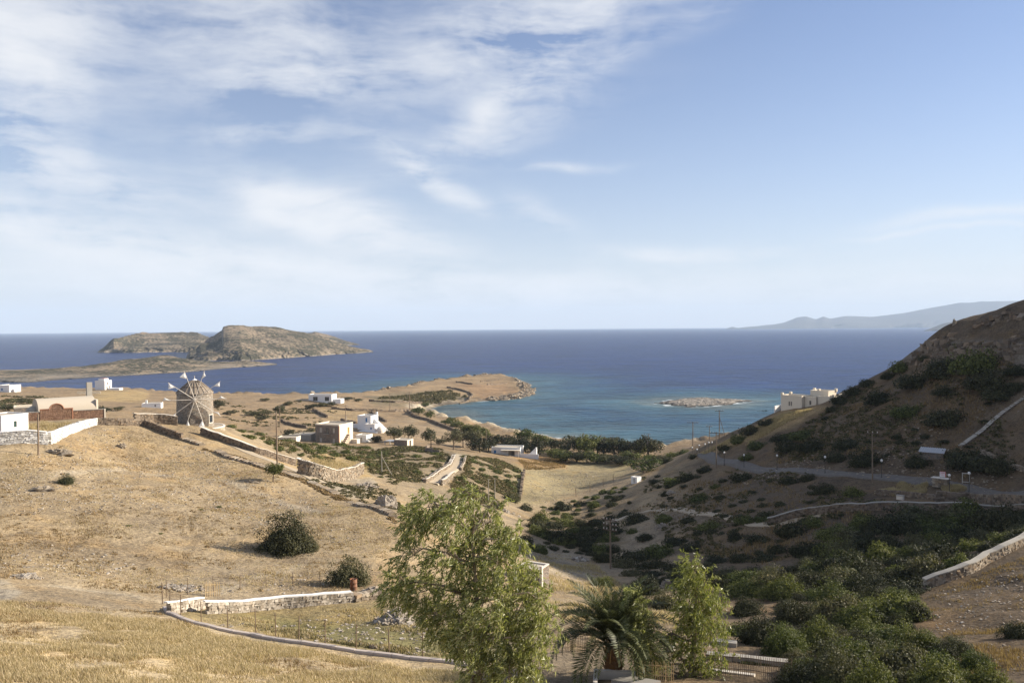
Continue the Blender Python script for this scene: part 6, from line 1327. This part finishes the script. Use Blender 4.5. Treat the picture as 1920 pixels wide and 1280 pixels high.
def shore_rocks(n):
    """broken rock along the water's edge"""
    i = rng.integers(8, len(COAST_UD) - 22, n); t = rng.uniform(0, 1, n)[:, None]; P = COAST[i] * (1 - t) + COAST[i + 1] * t + rng.normal(0, 3.2, (n, 2))
    sd_ = sdf(COAST, P[:, 0], P[:, 1]) + fbm(P[:, 0], P[:, 1], 28, 4, .55, 21) * 9; ok = (sd_ > -2.5) & (sd_ < 9) & ((P[:, 1] > 505) | (P[:, 0] > 30)); P = P[ok]; n = len(P)
    s = rng.uniform(.3, 1.0, n) ** 2 * 1.7; z = np.maximum(gz(P[:, 0], P[:, 1]), -.2) + s * .1
    tag(link('shore_rocks', stones_mesh('shore_rocks', np.stack([P[:, 0], P[:, 1], z], 1), np.stack([s, s * rng.uniform(.5, 1, n), s * rng.uniform(.3, .7, n)], 1), rng.uniform(0, 6.28, n), .35, .3), MT['drystone']), kind='stuff')
shore_rocks(7000)
# ------------------------------------------------------------------ say which one: labels of look-alikes by what they stand next to
def relabel():
    LM = [('beige villa', 1510, 755), ('corrugated metal shed', 1748, 850), ('pale roadside pole', 1636, 880), ('red and white notice board', 1770, 895), ('dark roadside pole', 1343, 860), ('T-shaped skyline pole', 1299, 830), ('grey cliff band', 1820, 665), ('skyline stone', 1790, 606),
          ('concrete channel', 1860, 790), ('squared wall end', 1733, 1095), ('tiny white pump hut', 1193, 900), ('triple-armed valley pole', 1145, 1040), ('date palm', 1140, 1170), ('slim eucalyptus', 1305, 1170), ('big eucalyptus', 890, 1080), ('beach tavern', 955, 848), ('valley field wall', 978, 910), ('lane wall', 830, 880),
          ('stone house', 627, 815), ('white cubic house', 690, 795), ('round terrace wall', 620, 890), ('windmill', 366, 770), ('white flat villa', 605, 747), ('vaulted chapel', 120, 770), ('isthmus pole', 768, 760), ('tamarisk pole', 1216, 845), ('long shaded wall', 1600, 955), ('wall below the road', 1850, 940), ('curved pale rock', 1238, 985),
          ('terrace edge', 1400, 1240), ('stone shed', 757, 833), ('bay wall', 842, 802), ('rusty drum', 663, 1112), ('right frame corner', 1900, 1270), ('bottom frame edge', 1600, 1278), ('white boat', 248, 664), ('road', 1450, 880), ('gate frame', 1811, 897)]
    ordn = ['nearest', 'second', 'third', 'fourth', 'fifth', 'sixth', 'seventh', 'eighth', 'ninth', 'tenth', 'eleventh', 'twelfth', 'thirteenth', 'fourteenth', 'fifteenth', 'sixteenth', 'seventeenth', 'eighteenth', 'nineteenth', 'twentieth']
    bpy.context.view_layer.update(); B = {}
    for o in list(scene.objects):
        if o.parent is None and o.get('group') and o.get('category') in ('shrub', 'tree', 'street lamp'):
            u, v = proj(*[np.array(c) for c in o.location]); n = min(LM, key=lambda l: math.hypot(l[1] - u, l[2] - v)); du, dv = float(u) - n[1], float(v) - n[2]
            dr = ('right of' if du > 0 else 'left of') if abs(du) > abs(dv) else ('below' if dv > 0 else 'above')
            ch = [c for c in o.children if c.name.startswith(('foliage', 'crown'))]; mn = ch[0].data.materials[0].name if ch else ''
            look = {'leaf_dark': 'dark green', 'leaf_green': 'bright green', 'leaf_olive': 'grey-green'}.get(mn, 'white')
            kind = {'shrub': 'shrub', 'tree': 'tree', 'street lamp': 'street lamp'}[o['category']]
            B.setdefault((look, kind, dr, n[0]), []).append((math.hypot(du, dv), o))
    for (look, kind, dr, n), L in B.items():
        L.sort(key=lambda t: t[0])
        for i, (_, o) in enumerate(L):
            o['label'] = f'{look} {kind} {dr} the {n}' if len(L) == 1 else f'{look} {kind}, {ordn[min(i, 19)]} of its kind {dr} the {n}'
relabel()
